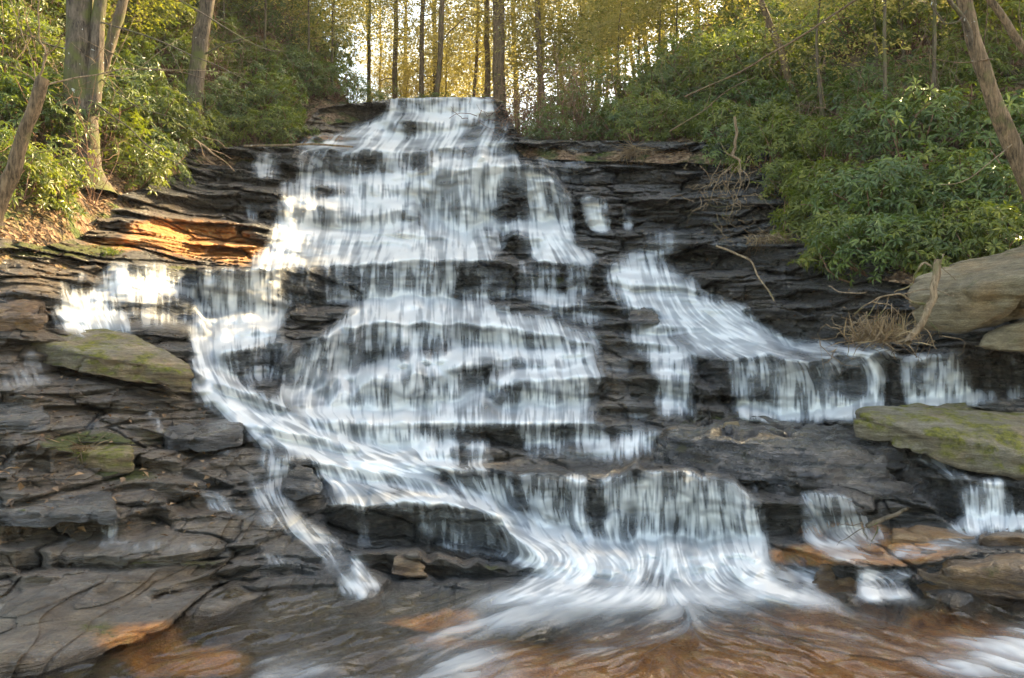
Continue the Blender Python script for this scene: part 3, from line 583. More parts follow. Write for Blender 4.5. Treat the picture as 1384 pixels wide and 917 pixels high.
# pool
PYW = pool_y(np.maximum(PY, 770)); lam = LIC
hgt = .03 + (lb - .5) * .04 + (lpool - .5) * .03 + (lf - .5) * .003 + .10 * blur(D, 5) * (1 - sstep(860, 900, PY) * .5)
PWX = (PX - 692) / F * PYW
VP = np.stack([PWX, PYW, hgt], -1).reshape(-1, 3)
pm = (PY > 786)[1:, 1:]
fo2 = np.clip(FOAM * sstep(798, 826, PY), 0, 1)
film_ = sstep(0, 22, PY - 796 - 12 * sstep(640, 700, PX) * (1 - sstep(1080, 1120, PX)) + 8 * (1 - sstep(500, 560, PX)))
v_, f_, a_ = compact(VP, Q[pm], dict(foam=fo2, strand=.5 * lm + .5 * lb, film=film_))
o = link('pool_water', mk_mesh('pool_water', v_, f_, True, a_, [M_pool])); tag(o, 'shallow streaming pool over orange brown bedrock', 'water', kind='structure')

# ------------------------------------------------------------------ hillside ground
def Y_at(px, row):
    j = np.clip((np.asarray(px, float) - gx[0]) / ST, 0, nj - 1).astype(int); i = np.clip((np.asarray(row, float) - gy[0]) / ST, 0, ni - 1).astype(int)
    return YR[i, j]
def slope(px): return np.interp(px, [-300, 300, 400, 470, 520, 660, 720, 800, 900, 1000, 1200, 1700], [.8, .75, .62, .25, .04, .04, .12, .26, .42, .55, .62, .66])
_rbx = np.arange(-500, 2700, 6.0); _y0 = blur1(np.minimum(Y_at(_rbx, rb(_rbx) + 8), 40)[None, :], 4, 1)[0]
_z0 = blur1((HC + (HZ - rb(_rbx) - 9) / F * Y_at(_rbx, rb(_rbx) + 8))[None, :], 1.5, 1)[0]
def hill(px, d):
    px = np.asarray(px, float); d = np.asarray(d, float)
    y0 = np.interp(px, _rbx, _y0) + .15; z0 = np.interp(px, _rbx, _z0)
    s = slope(px); dd_ = np.maximum(d, 0)
    z = z0 + s * np.where(dd_ < 22, dd_, 22 + 22 * (1 - np.exp(-(dd_ - 22) / 22)))
    Y = y0 + d; X = (px - 692) / F * Y
    z = z + (fbm(X * .35, Y * .35, 21) - .5) * 1.6 * np.clip(dd_ / 3, 0, 1) * np.clip(s * 3, .15, 1)
    z = z - .55 * np.exp(-(dd_ / 3.5)) * np.interp(px, [470, 520, 670, 700], [0, 1, 1, 0])
    return np.stack([X, Y, z], -1)
hp = np.arange(-480, 2600, 8.0); hd = np.concatenate([[-.6], np.linspace(0, 12, 60), np.linspace(12.4, 75, 110)])
HP, HD = np.meshgrid(hp, hd); hv = hill(HP, HD); hv[0, :, 2] -= .5
hv = hv.reshape(-1, 3); hi = np.arange(len(hv)).reshape(HP.shape)
hq = np.stack([hi[:-1, :-1], hi[:-1, 1:], hi[1:, 1:], hi[1:, :-1]], -1).reshape(-1, 4)
o = link('hillside', mk_mesh('hillside', hv, hq, True, None, [M_litter])); tag(o, 'steep wooded banks covered in brown leaf litter', 'hillside', kind='structure')
# ground sheet reaching the horizon, below everything
g = link('ground', mk_mesh('ground', [(-600, -300, -1.2), (600, -300, -1.2), (600, 900, -1.2), (-600, 900, -1.2)], np.array([[0, 1, 2, 3]]), False, None, [M_litter])); tag(g, 'forest floor running out to the horizon', 'ground', kind='structure')

# ------------------------------------------------------------------ tubes, leaves
class MB:
    def __init__(s): s.v = []; s.f = []; s.r = []; s.n = 0
    def add(s, V, Fc, r=None):
        s.v.append(np.asarray(V, float)); s.f.append(np.asarray(Fc) + s.n); s.r.append(np.full(len(V), .5) if r is None else np.asarray(r)); s.n += len(V)
    def tube(s, pts, rad, k=7, rough=0.0, seed=0):
        pts = np.asarray(pts, float); n = len(pts); t = np.gradient(pts, axis=0); t /= np.linalg.norm(t, axis=1, keepdims=True) + 1e-9
        up = np.array([0.31, -.2, 1.]) if abs(t[0, 2]) < .8 else np.array([1., .2, 0.])
        a = np.cross(t, up); a /= np.linalg.norm(a, axis=1, keepdims=True) + 1e-9; b = np.cross(t, a)
        th = np.linspace(0, 2 * math.pi, k, endpoint=False); rad = np.broadcast_to(np.asarray(rad, float), (n,))
        rr = rad[:, None] * (1 + rough * (vn(np.cos(th)[None] * 1.4 + np.arange(n)[:, None] * .35, np.sin(th)[None] * 1.4 + np.arange(n)[:, None] * .21, seed) - .5) * 2)
        V = pts[:, None] + a[:, None] * (np.cos(th)[None, :, None] * rr[..., None]) + b[:, None] * (np.sin(th)[None, :, None] * rr[..., None])
        i = np.arange(n * k).reshape(n, k); q = np.stack([i[:-1], np.roll(i[:-1], -1, 1), np.roll(i[1:], -1, 1), i[1:]], -1).reshape(-1, 4)
        s.add(V.reshape(-1, 3), q)
    def mesh(s, name, mat, smooth=True, rnd=False):
        V = np.concatenate(s.v); Fc = np.concatenate(s.f)
        return mk_mesh(name, V, Fc, smooth, dict(rnd=np.concatenate(s.r)) if rnd else None, [mat])
def curve(p0, p1, bend, n=10, jit=0.0, rg=None, sag=0.0):
    t = np.linspace(0, 1, n)[:, None]; p0 = np.array(p0, float); p1 = np.array(p1, float); L = np.linalg.norm(p1 - p0)
    p = p0 + (p1 - p0) * t + np.array(bend, float) * (4 * t * (1 - t)) * L + np.array([0, 0, -1.]) * sag * L * t * t
    if rg is not None and jit:
        j = rg.normal(0, jit * L / n, (n, 3)); j[0] = 0; p = p + np.cumsum(j, 0) * .6
    return p
def leaves(mb, C, Dv, Nv, L, Wd, rnd, fold=.25, droop=.25):
    """vectorised leaves: base C, direction Dv, normal Nv -> two folded halves"""
    Dv = Dv / (np.linalg.norm(Dv, axis=1, keepdims=True) + 1e-9); S = np.cross(Dv, Nv); S /= np.linalg.norm(S, axis=1, keepdims=True) + 1e-9; Nn = np.cross(S, Dv)
    L = L[:, None]; Wd = Wd[:, None]
    mid = C + Dv * L * .5; tip = C + Dv * L - Nn * L * droop; mid2 = mid - Nn * L * droop * .15
    l1 = C + Dv * L * .48 + S * Wd * .5 + Nn * Wd * fold - Nn * L * droop * .15; r1 = C + Dv * L * .48 - S * Wd * .5 + Nn * Wd * fold - Nn * L * droop * .15
    n = len(C); V = np.stack([C, l1, tip, r1, mid2], 1).reshape(-1, 3)
    i = np.arange(n)[:, None] * 5
    q = np.concatenate([i + np.array([[0, 4, 2, 1]]), i + np.array([[0, 3, 2, 4]])], 0)
    mb.add(V, q, np.repeat(rnd, 5))
def rand_dirs(rg, n):
    v = rg.normal(size=(n, 3)); return v / np.linalg.norm(v, axis=1, keepdims=True)
def whorls(mb, rg, C, A, leafL, per=8):
    """rosettes of drooping leaves at C around axis A"""
    n = len(C); A = A / np.linalg.norm(A, axis=1, keepdims=True)
    ref = np.where(np.abs(A[:, 2:3]) < .9, [[0, 0, 1.]], [[1., 0, 0]]); U = np.cross(A, ref); U /= np.linalg.norm(U, axis=1, keepdims=True); Vv = np.cross(A, U)
    ph = (np.arange(per)[None] / per * 2 * math.pi) + rg.random((n, 1)) * 6.28 + rg.normal(0, .25, (n, per))
    el = rg.normal(.12, .28, (n, per))
    Dv = (U[:, None] * np.cos(ph)[..., None] + Vv[:, None] * np.sin(ph)[..., None]) * np.cos(el)[..., None] + A[:, None] * np.sin(el)[..., None]
    Dv[..., 2] -= .15
    Cc = np.repeat(C[:, None], per, 1) + Dv * .015
    Ls = leafL * rg.uniform(.6, 1.15, (n, per)); rn = np.clip(rg.random((n, 1)) * .75 + rg.random((n, per)) * .3, 0, 1) ** 1.3
    leaves(mb, Cc.reshape(-1, 3), Dv.reshape(-1, 3), np.repeat(A[:, None], per, 1).reshape(-1, 3) + rg.normal(0, .2, (n * per, 3)), Ls.ravel(), (Ls * .30).ravel(), rn.ravel())
def lump(dirs, seed, amp=.85, fr=2.0): return 1 + amp * (fbm3(dirs * fr + 10, seed, 3) - .5) * 2
def make_bush(seed, rx, ry, rz, nwh, leafL, mat, stem_mat=B_brown, per=8):
    rg = np.random.default_rng(seed); mb = MB(); st = MB()
    d = rand_dirs(rg, nwh * 2); d = d[d[:, 2] > -.75][:nwh]
    r = lump(d, seed) * np.where(rg.random(len(d)) < .6, rg.uniform(.82, 1.05, len(d)), rg.uniform(.45, .85, len(d)))
    C = d * r[:, None] * np.array([rx, ry, rz]) + np.array([0, 0, rz * .6])
    gap = fbm3(C * 2.3 / max(rx, .5) + 3, seed + 4, 2); C_ = C[gap < .60]; d_ = d[gap < .60]
    A = d_ * .7 + np.array([0, -.15, .7]) + rg.normal(0, .25, (len(d_), 3))
    whorls(mb, rg, C_, A, leafL, per)
    for i in range(min(26, len(C_))):
        b = np.array([rg.normal(0, rx * .12), rg.normal(0, ry * .12), -.25]); e = C_[i]
        st.tube(curve(b, e, rg.normal(0, .10, 3), 7, .25, rg), np.linspace(.028, .008, 7), 5)
    return mb.mesh('foliage', mat, False, True), st.mesh('stems', stem_mat)
def make_spray_crown(seed, rx, ry, rz, n, leafL, mat, per=9):
    """loose layered needle foliage: flat drooping sprays"""
    rg = np.random.default_rng(seed); mb = MB()
    d = rand_dirs(rg, n); r = lump(d, seed, .5, 2.1) * rg.random(n) ** .45; C = d * r[:, None] * np.array([rx, ry, rz])
    g = fbm3(C * 1.1 / max(rx * .5, .3) + 3, seed + 4, 3); C = C[g < .56]; m = len(C)
    az = rg.random(m) * 6.28; out = np.stack([np.cos(az), np.sin(az), -.35 + rg.normal(0, .2, m)], 1)
    cl = rg.random(m)
    for k in range(per):
        t = k / per; off = out * t * leafL * 5; sd = np.cross(out, [0, 0, 1.]); sg = 1 if k % 2 else -1
        D2 = out * .6 + sd * sg * .8 + rg.normal(0, .25, (m, 3))
        leaves(mb, C + off + rg.normal(0, leafL * .25, (m, 3)), D2, np.array([[0, 0, 1.]]) + rg.normal(0, .5, (m, 3)), leafL * rg.uniform(.7, 1.3, m), leafL * .38 * rg.uniform(.7, 1.3, m), np.clip(cl * .7 + rg.random(m) * .35, 0, 1), .1, .15)
    return mb.mesh('foliage', mat, False, True)
ORD = ['first', 'second', 'third', 'fourth', 'fifth', 'sixth', 'seventh', 'eighth', 'ninth', 'tenth', 'eleventh', 'twelfth', 'thirteenth', 'fourteenth', 'fifteenth', 'sixteenth', 'seventeenth', 'eighteenth', 'nineteenth', 'twentieth']
def put(name, loc, meshes, rz=0, s=1.0, tilt=(0, 0)):
    e = link(name, None); e.location = loc; e.rotation_euler = (tilt[0], tilt[1], rz); e.scale = (s, s, s)
    for nm_, me in meshes: link(nm_, me, e)
    return e

# --- rhododendrons
rh = [make_bush(100 + i, 1.3, 1.1, .9, 260, .20, L_rhodo if i % 3 else L_rhodo2) for i in range(6)]
rh_near = [make_bush(140 + i, 1.2, 1.05, .85, 400, .20, L_rhodo if i % 2 else L_rhodo2) for i in range(4)]
rh_far = [make_bush(160 + i, 1.6, 1.4, 1.25, 420, .19, L_rhodo2 if i % 2 else L_rhodo) for i in range(4)]
rgs = random.Random(7)
def bush_row(spots, meshes, fmt, group, sc=(.85, 1.2), lift=0.0, cat='bush', name='rhododendron_bush', parts=('foliage', 'stems')):
    spots = sorted(spots); n = len(spots)
    for i, (px, d) in enumerate(spots):
        p = hill(px, d); m = meshes[(i * 5 + int(px)) % len(meshes)]
        e = put(name, (p[0], p[1], p[2] + lift), list(zip(parts, m)), rgs.uniform(0, 6.28), rgs.uniform(*sc))
        tag(e, fmt % ORD[i], cat, group)
def row(a, b, n, d, jd, jx): return [(a + (b - a) * (i + .5) / n + rgs.uniform(-jx, jx), d + rgs.uniform(-jd, jd)) for i in range(n)]
bush_row(row(975, 1372, 10, .1, .25, 10), rh_near, 'leafy rhododendron hanging over the right rock ledge, %s from the falls side', 'rhododendrons along the lip of the right ledge', (.85, 1.1), -.35)
bush_row(row(960, 1390, 9, 1.7, .4, 14), rh_near, 'rhododendron on the right bank one row behind the ledge edge, %s from the falls', 'rhododendrons behind the lip of the right ledge', (.9, 1.15), -.25)
bush_row(row(930, 1450, 11, 4.2, .8, 14), rh, 'rhododendron in the third row up the right bank, %s counting from the falls', 'rhododendrons low on the right bank', (.9, 1.3), -.1)
bush_row(row(900, 1480, 9, 8.5, 1.2, 24), rh, 'rhododendron in the fourth row up the right bank, %s counting from the falls', 'rhododendrons halfway up the right bank', (1., 1.5))
bush_row(row(720, 980, 6, 1.6, .6, 14), rh_far, 'rhododendron right above the dry rock wall beside the top fall, %s from the water', 'rhododendrons over the dry rock wall', (.6, .9))
bush_row(row(740, 1050, 6, 6, 1.2, 14), rh_far, 'tall laurel thicket bush behind the dry rock wall, %s from the top fall', 'laurels behind the dry rock wall', (1.0, 1.5))
bush_row(row(150, 400, 7, .9, .4, 8), rh, 'rhododendron drooping over the left ledges past the big trunk, %s along towards the falls', 'rhododendrons over the left ledges', (.65, .95), -.2)
bush_row(row(-60, 420, 9, 4.0, .8, 14), rh, 'rhododendron in the second row up the left bank, %s counting towards the falls', 'rhododendrons low on the left bank', (.9, 1.25))
bush_row(row(-80, 440, 10, 8.5, 1.2, 16), rh_far, 'rhododendron in the third row up the left bank, %s counting towards the falls', 'rhododendrons high on the left bank', (.9, 1.3))
bush_row(row(130, 400, 8, 2.2, .4, 10), rh, 'glossy rhododendron just behind the left bank edge, %s along towards the falls', 'rhododendrons just behind the edge of the left ledges', (.8, 1.1), -.1)
bush_row(row(-60, 60, 4, 1.6, .4, 8), rh, 'rhododendron around the broken snag at the far left, %s from the left', 'rhododendrons around the broken snag', (.6, .8), -.1)
bush_row(row(-60, 420, 11, 6.2, .6, 10), rh, 'rhododendron in the middle belt of the left bank, %s towards the falls', 'rhododendrons filling the middle of the left bank', (.9, 1.2), 0)
bush_row(row(410, 530, 4, 3.0, .8, 8), rh_far, 'rhododendron beside the creek just left of the top fall, %s towards the water', 'rhododendrons left of the top fall', (.6, .85))
bush_row(row(560, 730, 5, 7.0, 1.5, 10), rh_far, 'backlit rhododendron standing behind the lip of the top fall, %s from the left', 'rhododendrons behind the top fall', (.8, 1.15))
# --- hemlock saplings and forest trees
hem = [make_spray_crown(200 + i, 2.4, 2.2, 2.6, 900, .13, L_hem) for i in range(4)]
gold = [make_spray_crown(230 + i, 3.0, 2.6, 3.4, 620, .17, L_sunlit_gold) for i in range(4)]
def trunk_mesh(h, r0, r1, seed, lean=(0, 0), bends=.03, flare=1.5, k=14, rough=.12, nb=5, blen=1.6):
    rg = np.random.default_rng(seed); n = 26; p = curve((0, 0, -.4), (lean[0] * h, lean[1] * h, h), rg.normal(0, bends, 3) * [1, 1, 0], n, .05, rg)
    t = np.linspace(0, 1, n); r = r0 + (r1 - r0) * t; r = r * (1 + (flare - 1) * np.exp(-t * h / .5))
    mb = MB(); mb.tube(p, r, k, rough, seed)
    for i in range(nb):
        a = rg.integers(int(n * .3), n - 2); az = rg.random() * 6.28; L = blen * rg.uniform(.5, 1.3)
        e = p[a] + np.array([math.cos(az), math.sin(az), rg.uniform(-.1, .6)]) * L
        mb.tube(curve(p[a], e, rg.normal(0, .08, 3), 8, .3, rg), np.linspace(r[a] * .28, .008, 8), 6)
    return mb, p
def slope_rows(): pass
def tree(name, base, h, r0, r1, seed, mat, crowns, label, group=None, cat='tree', **kw):
    mb, p = trunk_mesh(h, r0, r1, seed, **kw); e = link(name, None); e.location = base; link('trunk', mb.mesh('trunk', mat), e)
    if crowns:
        for q_ in ([crowns[1]] if h < 14.5 or seed < 519 and base[1] > 60 else [crowns[1], min(.95, crowns[1] + .25)]):
            c = link('crown', crowns[0], e); c.location = p[int(len(p) * q_)]; c.scale = (crowns[2],) * 3; c.rotation_euler = (0, 0, q_ * 40)
    tag(e, label, cat, group); return e
rt = random.Random(11)
# understory hemlocks
SUNNY = [P(265, 322, 20.), P(230, 335, 19.), P(320, 335, 20.5), P(365, 352, 21.5), P(300, 340, 20), P(240, 318, 20), P(300, 318, 20.5)]
def clears(c, r):
    for q in SUNNY:
        v = np.asarray(c) - q; t = float(v @ np.array(SD))
        if t > 3 and np.linalg.norm(v - t * np.array(SD)) < r: return False
    return True
def hem_row(spots, lib, fmt, group, sc, h, parts=1):
    mh = (h[0] + h[1]) / 2; ms = (sc[0] + sc[1]) / 2; spots = [q for q in spots if clears(hill(*q) + [0, 0, mh * .82], 2.6 * ms + .4)]
    for i, (px, d) in enumerate(sorted(spots)):
        p = hill(px, d); hh = rt.uniform(*h)
        tree('young_hemlock_tree', p, hh, .06, .02, 300 + i + int(px), B_dark, (lib[(i + int(px)) % len(lib)], .82, rt.uniform(*sc)), fmt % ORD[i], group, nb=3)
hem_row(row(-60, 470, 9, 7.5, 2, 20), hem, 'small feathery evergreen among the left bank rhododendrons, %s counting towards the falls', 'young hemlocks on the left bank', (.7, 1.1), (3.5, 5.5))
hem_row(row(-60, 480, 8, 14, 2, 20), gold, 'sunlit yellow green tree high on the left bank, %s counting towards the falls', 'sunlit young trees on the left bank', (.8, 1.2), (4, 6.5))
hem_row(row(760, 1400, 10, 12, 2, 20), hem, 'feathery evergreen high on the right bank, %s counting from the falls', 'young hemlocks on the right bank', (.8, 1.25), (4, 6.0))
hem_row(row(770, 960, 4, 9, 2, 12), gold, 'sunlit yellowish tree right of the top fall, %s counting from the water', 'sunlit young trees right of the falls', (.6, .95), (3.5, 5.5))
# forest beyond the lip
bt = sorted([(498, 16), (514, 28), (532, 12), (546, 30), (568, 9), (582, 8), (588, 22), (604, 34), (628, 17), (650, 30), (655, 12), (677, 9), (700, 26), (728, 20), (742, 12), (765, 30), (800, 18), (840, 26), (880, 20)])
bt2 = [(508, 40), (548, 44), (600, 50), (642, 42), (780, 40), (820, 40), (860, 36), (900, 34), (940, 32), (980, 34)]
for i, (px, d) in enumerate(bt + bt2):
    b = hill(px, d); wid = {677: .30, 582: .13, 568: .12, 655: .16, 532: .14}.get(px, rt.uniform(.09, .2))
    tree('forest_tree', b, rt.uniform(15, 20), wid, wid * .55, 500 + i, B_tan if i % 3 else B_grey, (gold[i % 4], rt.uniform(.35, .62), rt.uniform(.8, 1.25)), ('tall forest trunk behind the top fall, %s from left along the skyline' % ORD[i]) if i < len(bt) else ('distant tree in the rear rank behind the bare shrubs, %s from the left' % ORD[i - len(bt)]), 'forest trees behind the top fall', lean=(rt.uniform(-.03, .03), 0), nb=8, blen=2.2)
# larger trees and bushes high on both banks

def hit(px, row):
    d = np.linspace(0, 60, 1200); p = hill(np.full_like(d, px), d); r = HZ - (p[:, 2] - HC) * F / p[:, 1]
    i = np.argmax(r <= row) if (r <= row).any() else 0
    return d[i], p[i]
hem_row(row(-80, 470, 10, 19, 2, 20), gold, 'larger yellow green tree near the top of the left bank, %s counting towards the falls', 'larger trees near the top of the left bank', (1.1, 1.6), (5, 8))
hem_row(row(740, 1450, 12, 18, 3, 20), hem, 'larger feathery evergreen near the top of the right bank, %s counting from the falls', 'larger evergreens near the top of the right bank', (1.2, 1.8), (5, 8))
hem_row(row(720, 1000, 6, 16, 3, 12), gold, 'sunlit loose tree well behind the dry rock wall, %s counting from the falls', 'sunlit trees well behind the rock wall', (1.0, 1.5), (5, 8))
bush_row(row(980, 1500, 9, 13.5, 1.4, 24), rh_far, 'rhododendron in the fifth row up the right bank, %s counting from the falls', 'rhododendrons high on the right bank', (1.2, 1.7))
bush_row(row(-100, 440, 9, 13.5, 1.4, 18), rh_far, 'rhododendron in the fourth row up the left bank, %s counting towards the falls', 'rhododendrons near the top of the left bank', (1.1, 1.5))

# ------------------------------------------------------------------ near trees (trunk lines through real points)
def line3(pts, Y, Y2=None):
    n = len(pts); return np.array([P(x, y, Y + ((Y2 if Y2 is not None else Y) - Y) * i / max(1, n - 1)) for i, (x, y) in enumerate(pts)])
def smooth(pts, m=5):
    pts = np.asarray(pts, float); n = len(pts); t = np.linspace(0, n - 1, (n - 1) * m + 1); i = np.clip(t.astype(int), 0, n - 2); f = (t - i)[:, None]
    p0 = pts[np.clip(i - 1, 0, n - 1)]; p1 = pts[i]; p2 = pts[i + 1]; p3 = pts[np.clip(i + 2, 0, n - 1)]
    return .5 * ((2 * p1) + (p2 - p0) * f + (2 * p0 - 5 * p1 + 4 * p2 - p3) * f ** 2 + (3 * p1 - p0 - 3 * p2 + p3) * f ** 3)
def limb(mb, pts, Y, w0, w1, k=10, rough=.1, seed=1, Y2=None, flare=0, jit=0):
    """pts in photo pixels at distance Y; widths in photo pixels"""
    p = smooth(line3(pts, Y, Y2)); 
    if jit:
        rg = np.random.default_rng(seed); q = rg.normal(0, jit, p.shape); q[0] = 0; p = p + blur1(q, 1.2, 0)
    if w0 < 7: w0 *= .62; w1 *= .62
    t = np.linspace(0, 1, len(p)); r = (w0 + (w1 - w0) * t) / F * Y / 2
    if flare: r = r * (1 + flare * np.exp(-t * 14))
    mb.tube(p, r, k, rough, seed); return p
def rooted(name, label, cat, mat, trunk, branches=(), group=None, crown=None):
    """trunk: (pts, Y, w0, w1); branches: list of the same"""
    mb = MB(); pts, Y, w0, w1 = trunk; p = limb(mb, pts, Y, w0, w1, 18, .16, len(label), flare=.7, jit=.02)
    base = p[0].copy(); e = link(name, None); e.location = base
    def loc(m): m.v = [v - base for v in m.v]; return m
    link('trunk', loc(mb).mesh('trunk', mat), e)
    for i, b in enumerate(branches):
        m2 = MB(); limb(m2, b[0], b[1], b[2], b[3], 7, .15, i + 3, b[4] if len(b) > 4 else None, jit=.03)
        link('branch', loc(m2).mesh('branch', b[5] if len(b) > 5 else mat), e)
    if crown: 
        c = link('crown', crown[0], e); c.location = np.array(crown[1]) - base; c.scale = (crown[2],) * 3
    tag(e, label, cat, group); return e
d1, b1 = hit(112, 246); YB = b1[1]
rooted('broadleaf_tree', 'thick grey trunk splitting into two stems at the edge of the left bank', 'tree', B_grey,
  ([(114, 262), (112, 225), (110, 170), (109, 120), (108, 60), (108, 0), (106, -160), (100, -420)], YB, 46, 30),
  [([(122, 160), (126, 120), (132, 60), (136, 0), (146, -150), (160, -400)], YB - .05, 23, 14),
   ([(130, 28), (200, 50), (270, 78), (340, 112)], YB, 4, 1.2, YB - 2), ([(128, 60), (190, 90), (250, 98), (330, 128)], YB, 3.5, 1, YB + 2),
   ([(120, 135), (170, 170), (225, 215), (300, 236)], YB, 4, 1, YB - 2), ([(125, 95), (180, 140), (240, 160), (280, 190)], YB, 3, 1, YB - 1),
   ([(110, 70), (60, 60), (20, 40), (-20, 38)], YB, 4, 1, YB - 1.5), ([(100, 140), (60, 150), (20, 140), (-20, 150)], YB, 3, 1, YB - 1.5),
   ([(108, -60), (190, -30), (260, 12), (345, 60), (390, 70)], YB, 6, 1.5, YB - 1), ([(130, 100), (175, 100), (230, 60), (270, 30)], YB, 2.5, 1, YB + 2)])
d2, b2 = hit(122, 190)
rooted('leaning_tree', 'dark slender trunk leaning right behind the forked grey trunk', 'tree', B_dark, ([(112, 200), (128, 130), (142, 85), (156, 40), (166, 0), (190, -120)], b2[1], 17, 12), [([(140, 95), (120, 70), (100, 30)], b2[1], 4, 1)])
d3, b3 = hit(-8, 292); Y3 = min(b3[1], 12.6)
rooted('broken_snag', 'crooked mossy snag with a broken top at the far edge of the left bank', 'tree', B_tan, ([(-14, 300), (0, 262), (18, 232), (30, 190), (45, 150), (60, 108)], Y3, 24, 15),
  [([(54, 106), (58, 85), (62, 68), (53, 42), (56, 0), (60, -60)], Y3, 5, 2.5, None, B_twig), ([(60, 75), (66, 62), (56, 55)], Y3, 3, 1, None, B_twig), ([(60, 116), (100, 104), (150, 97), (200, 92), (330, 100)], Y3, 4.5, 1, Y3 + 1, B_twig), ([(54, 118), (40, 104), (20, 92), (-10, 84)], Y3, 4, 1.5, None, B_twig), ([(50, 108), (38, 60), (24, 22), (6, -20)], Y3, 3, 1.5, None, B_twig), ([(58, 82), (80, 55), (96, 40)], Y3, 3, 1)])
d4, b4 = hit(256, 182)
rooted('broadleaf_tree', 'grey tree trunk rising from the rhododendrons between the left bank edge and the falls', 'tree', B_grey, ([(254, 196), (258, 165), (265, 110), (270, 60), (281, 0), (300, -140)], b4[1], 25, 16), [([(268, 80), (300, 60), (350, 50)], b4[1], 5, 1.5), ([(262, 130), (240, 90), (228, 60)], b4[1], 4, 1.5)])
d5, b5 = hit(1400, 300)
rooted('leaning_tree', 'tan smooth trunk leaning towards the falls on the right bank', 'tree', B_tan, ([(1412, 310), (1392, 250), (1372, 208), (1352, 160), (1335, 110), (1316, 50), (1303, -5), (1280, -150)], 13.4, 27, 17),
  [([(1316, 68), (1306, 35), (1290, 10), (1270, -30)], 13.4, 8, 4, 13.0, B_dark), ([(1306, 15), (1292, 30), (1275, 28), (1258, 6), (1262, -10)], 13.2, 5, 2, None, B_dark), ([(1342, 80), (1300, 83), (1262, 78)], 13.3, 3, 1, 13.), ([(1330, 62), (1335, 20), (1338, -20)], 13.4, 3, 1), ([(1368, 195), (1310, 240), (1270, 248)], 13.3, 3, 1, 12.8, B_twig)])
rooted('leaning_tree', 'thin mossy trunk leaning across the top corner of the right bank', 'tree', B_tan, ([(1440, 150), (1400, 85), (1368, 45), (1332, -8), (1290, -80)], 15.0, 13, 8), [([(1384, 60), (1376, 20), (1380, -20)], 15.0, 3, 1)])
d7, b7 = hit(1080, 150)
rooted('leaning_tree', 'slim mossy trunk leaning left in the middle of the right bank', 'tree', B_tan, ([(1092, 168), (1070, 118), (1058, 75), (1040, 30), (1022, -10), (990, -80)], b7[1] - 1, 11, 8), [([(1054, 62), (1056, 85), (1052, 110)], b7[1] - 1, 3, 1)])
def sticks(name, label, cat, mat, limbs, part='twig', ground=None, group=None):
    e = link(name, None); base = P(limbs[0][0][0][0], limbs[0][0][0][1], limbs[0][1]); e.location = base
    for i, b in enumerate(limbs):
        m2 = MB(); limb(m2, b[0], b[1], b[2], b[3], 7, .2, i + 11, b[4] if len(b) > 4 else None, jit=.028); m2.v = [v - base for v in m2.v]
        link('stem' if i == 0 else part, m2.mesh('stem' if i == 0 else part, mat), e)
    tag(e, label, cat, group); return e
Yb = ctab(np.array([990.]), np.array([150.]))[0]
sticks('fallen_branch', 'long thin bare branch slanting across the bushes of the right bank', 'branch', B_tan, [([(925, 131), (1000, 97), (1060, 62), (1110, 32), (1165, -6)], 17.5, 3.2, 5, 15.5), ([(1050, 66), (1040, 90), (1056, 110)], 16.5, 2, 1), ([(1110, 32), (1140, 24), (1160, 30)], 15.8, 2, 1)])
sticks('fallen_branch', 'second thin branch sloping up from the rock wall over the bushes', 'branch', B_tan, [([(905, 178), (950, 150), (990, 118), (1020, 105)], 19.0, 3.2, 1.5, 17.5), ([(950, 150), (960, 128), (958, 110)], 18.4, 1.8, 1)])
sticks('dead_branch', 'bleached forked dead branch resting against the pale boulder', 'branch', B_twig,
  [([(1268, 352), (1266, 372), (1262, 400), (1250, 425), (1240, 445), (1224, 466)], 12.1, 10, 9, 11.8), ([(1266, 366), (1250, 356), (1238, 368), (1228, 385), (1208, 398)], 12.1, 5, 4, 12.3), ([(1258, 412), (1232, 408), (1215, 398), (1195, 400), (1170, 412), (1152, 424)], 12.1, 6, 2.5, 12.4), ([(1205, 400), (1198, 418), (1180, 440)], 12.3, 3.5, 1.5), ([(1190, 403), (1168, 432), (1158, 440)], 12.3, 3, 1), ([(1180, 408), (1205, 412), (1222, 432)], 12.2, 3, 1.5), ([(1222, 398), (1260, 392), (1290, 400)], 12.0, 3, 1.5), ([(1278, 345), (1270, 358), (1292, 380)], 12.0, 3, 1.2), ([(1244, 440), (1256, 455), (1264, 472)], 11.9, 3.5, 1.5), ([(1205, 410), (1204, 440), (1200, 458)], 12.2, 2, 1), ([(1170, 395), (1140, 398), (1118, 385)], 12.6, 3, 2, 13.5)])
sticks('bare_stick', 'bent brown stick propped on the dark ledge right of the falls', 'stick', B_twig, [([(968, 333), (990, 340), (1014, 352), (1026, 378), (1046, 407)], 17.6, 5, 3.5, 17.0)])
sticks('exposed_root', 'pale bare root hanging from the undercut bank above the right wall', 'root', B_twig, [([(993, 158), (996, 180), (994, 198), (990, 212), (1000, 218)], 19.6, 6, 6), ([(998, 214), (1001, 226), (1000, 236)], 19.5, 4, 2), ([(990, 212), (980, 205), (972, 192)], 19.5, 2.5, 1), ([(994, 222), (978, 235), (965, 255), (958, 275)], 19.5, 2.5, 1), ([(998, 224), (1000, 250), (990, 278), (984, 296)], 19.4, 2.5, 1), ([(990, 225), (972, 240), (975, 262)], 19.4, 2, 1), ([(996, 226), (986, 246), (978, 270)], 19.4, 2, 1), ([(1000, 228), (1012, 246), (1004, 262)], 19.4, 2, 1), ([(994, 226), (1000, 236), (992, 256), (998, 270)], 19.4, 1.6, 1)], 'rootlet')
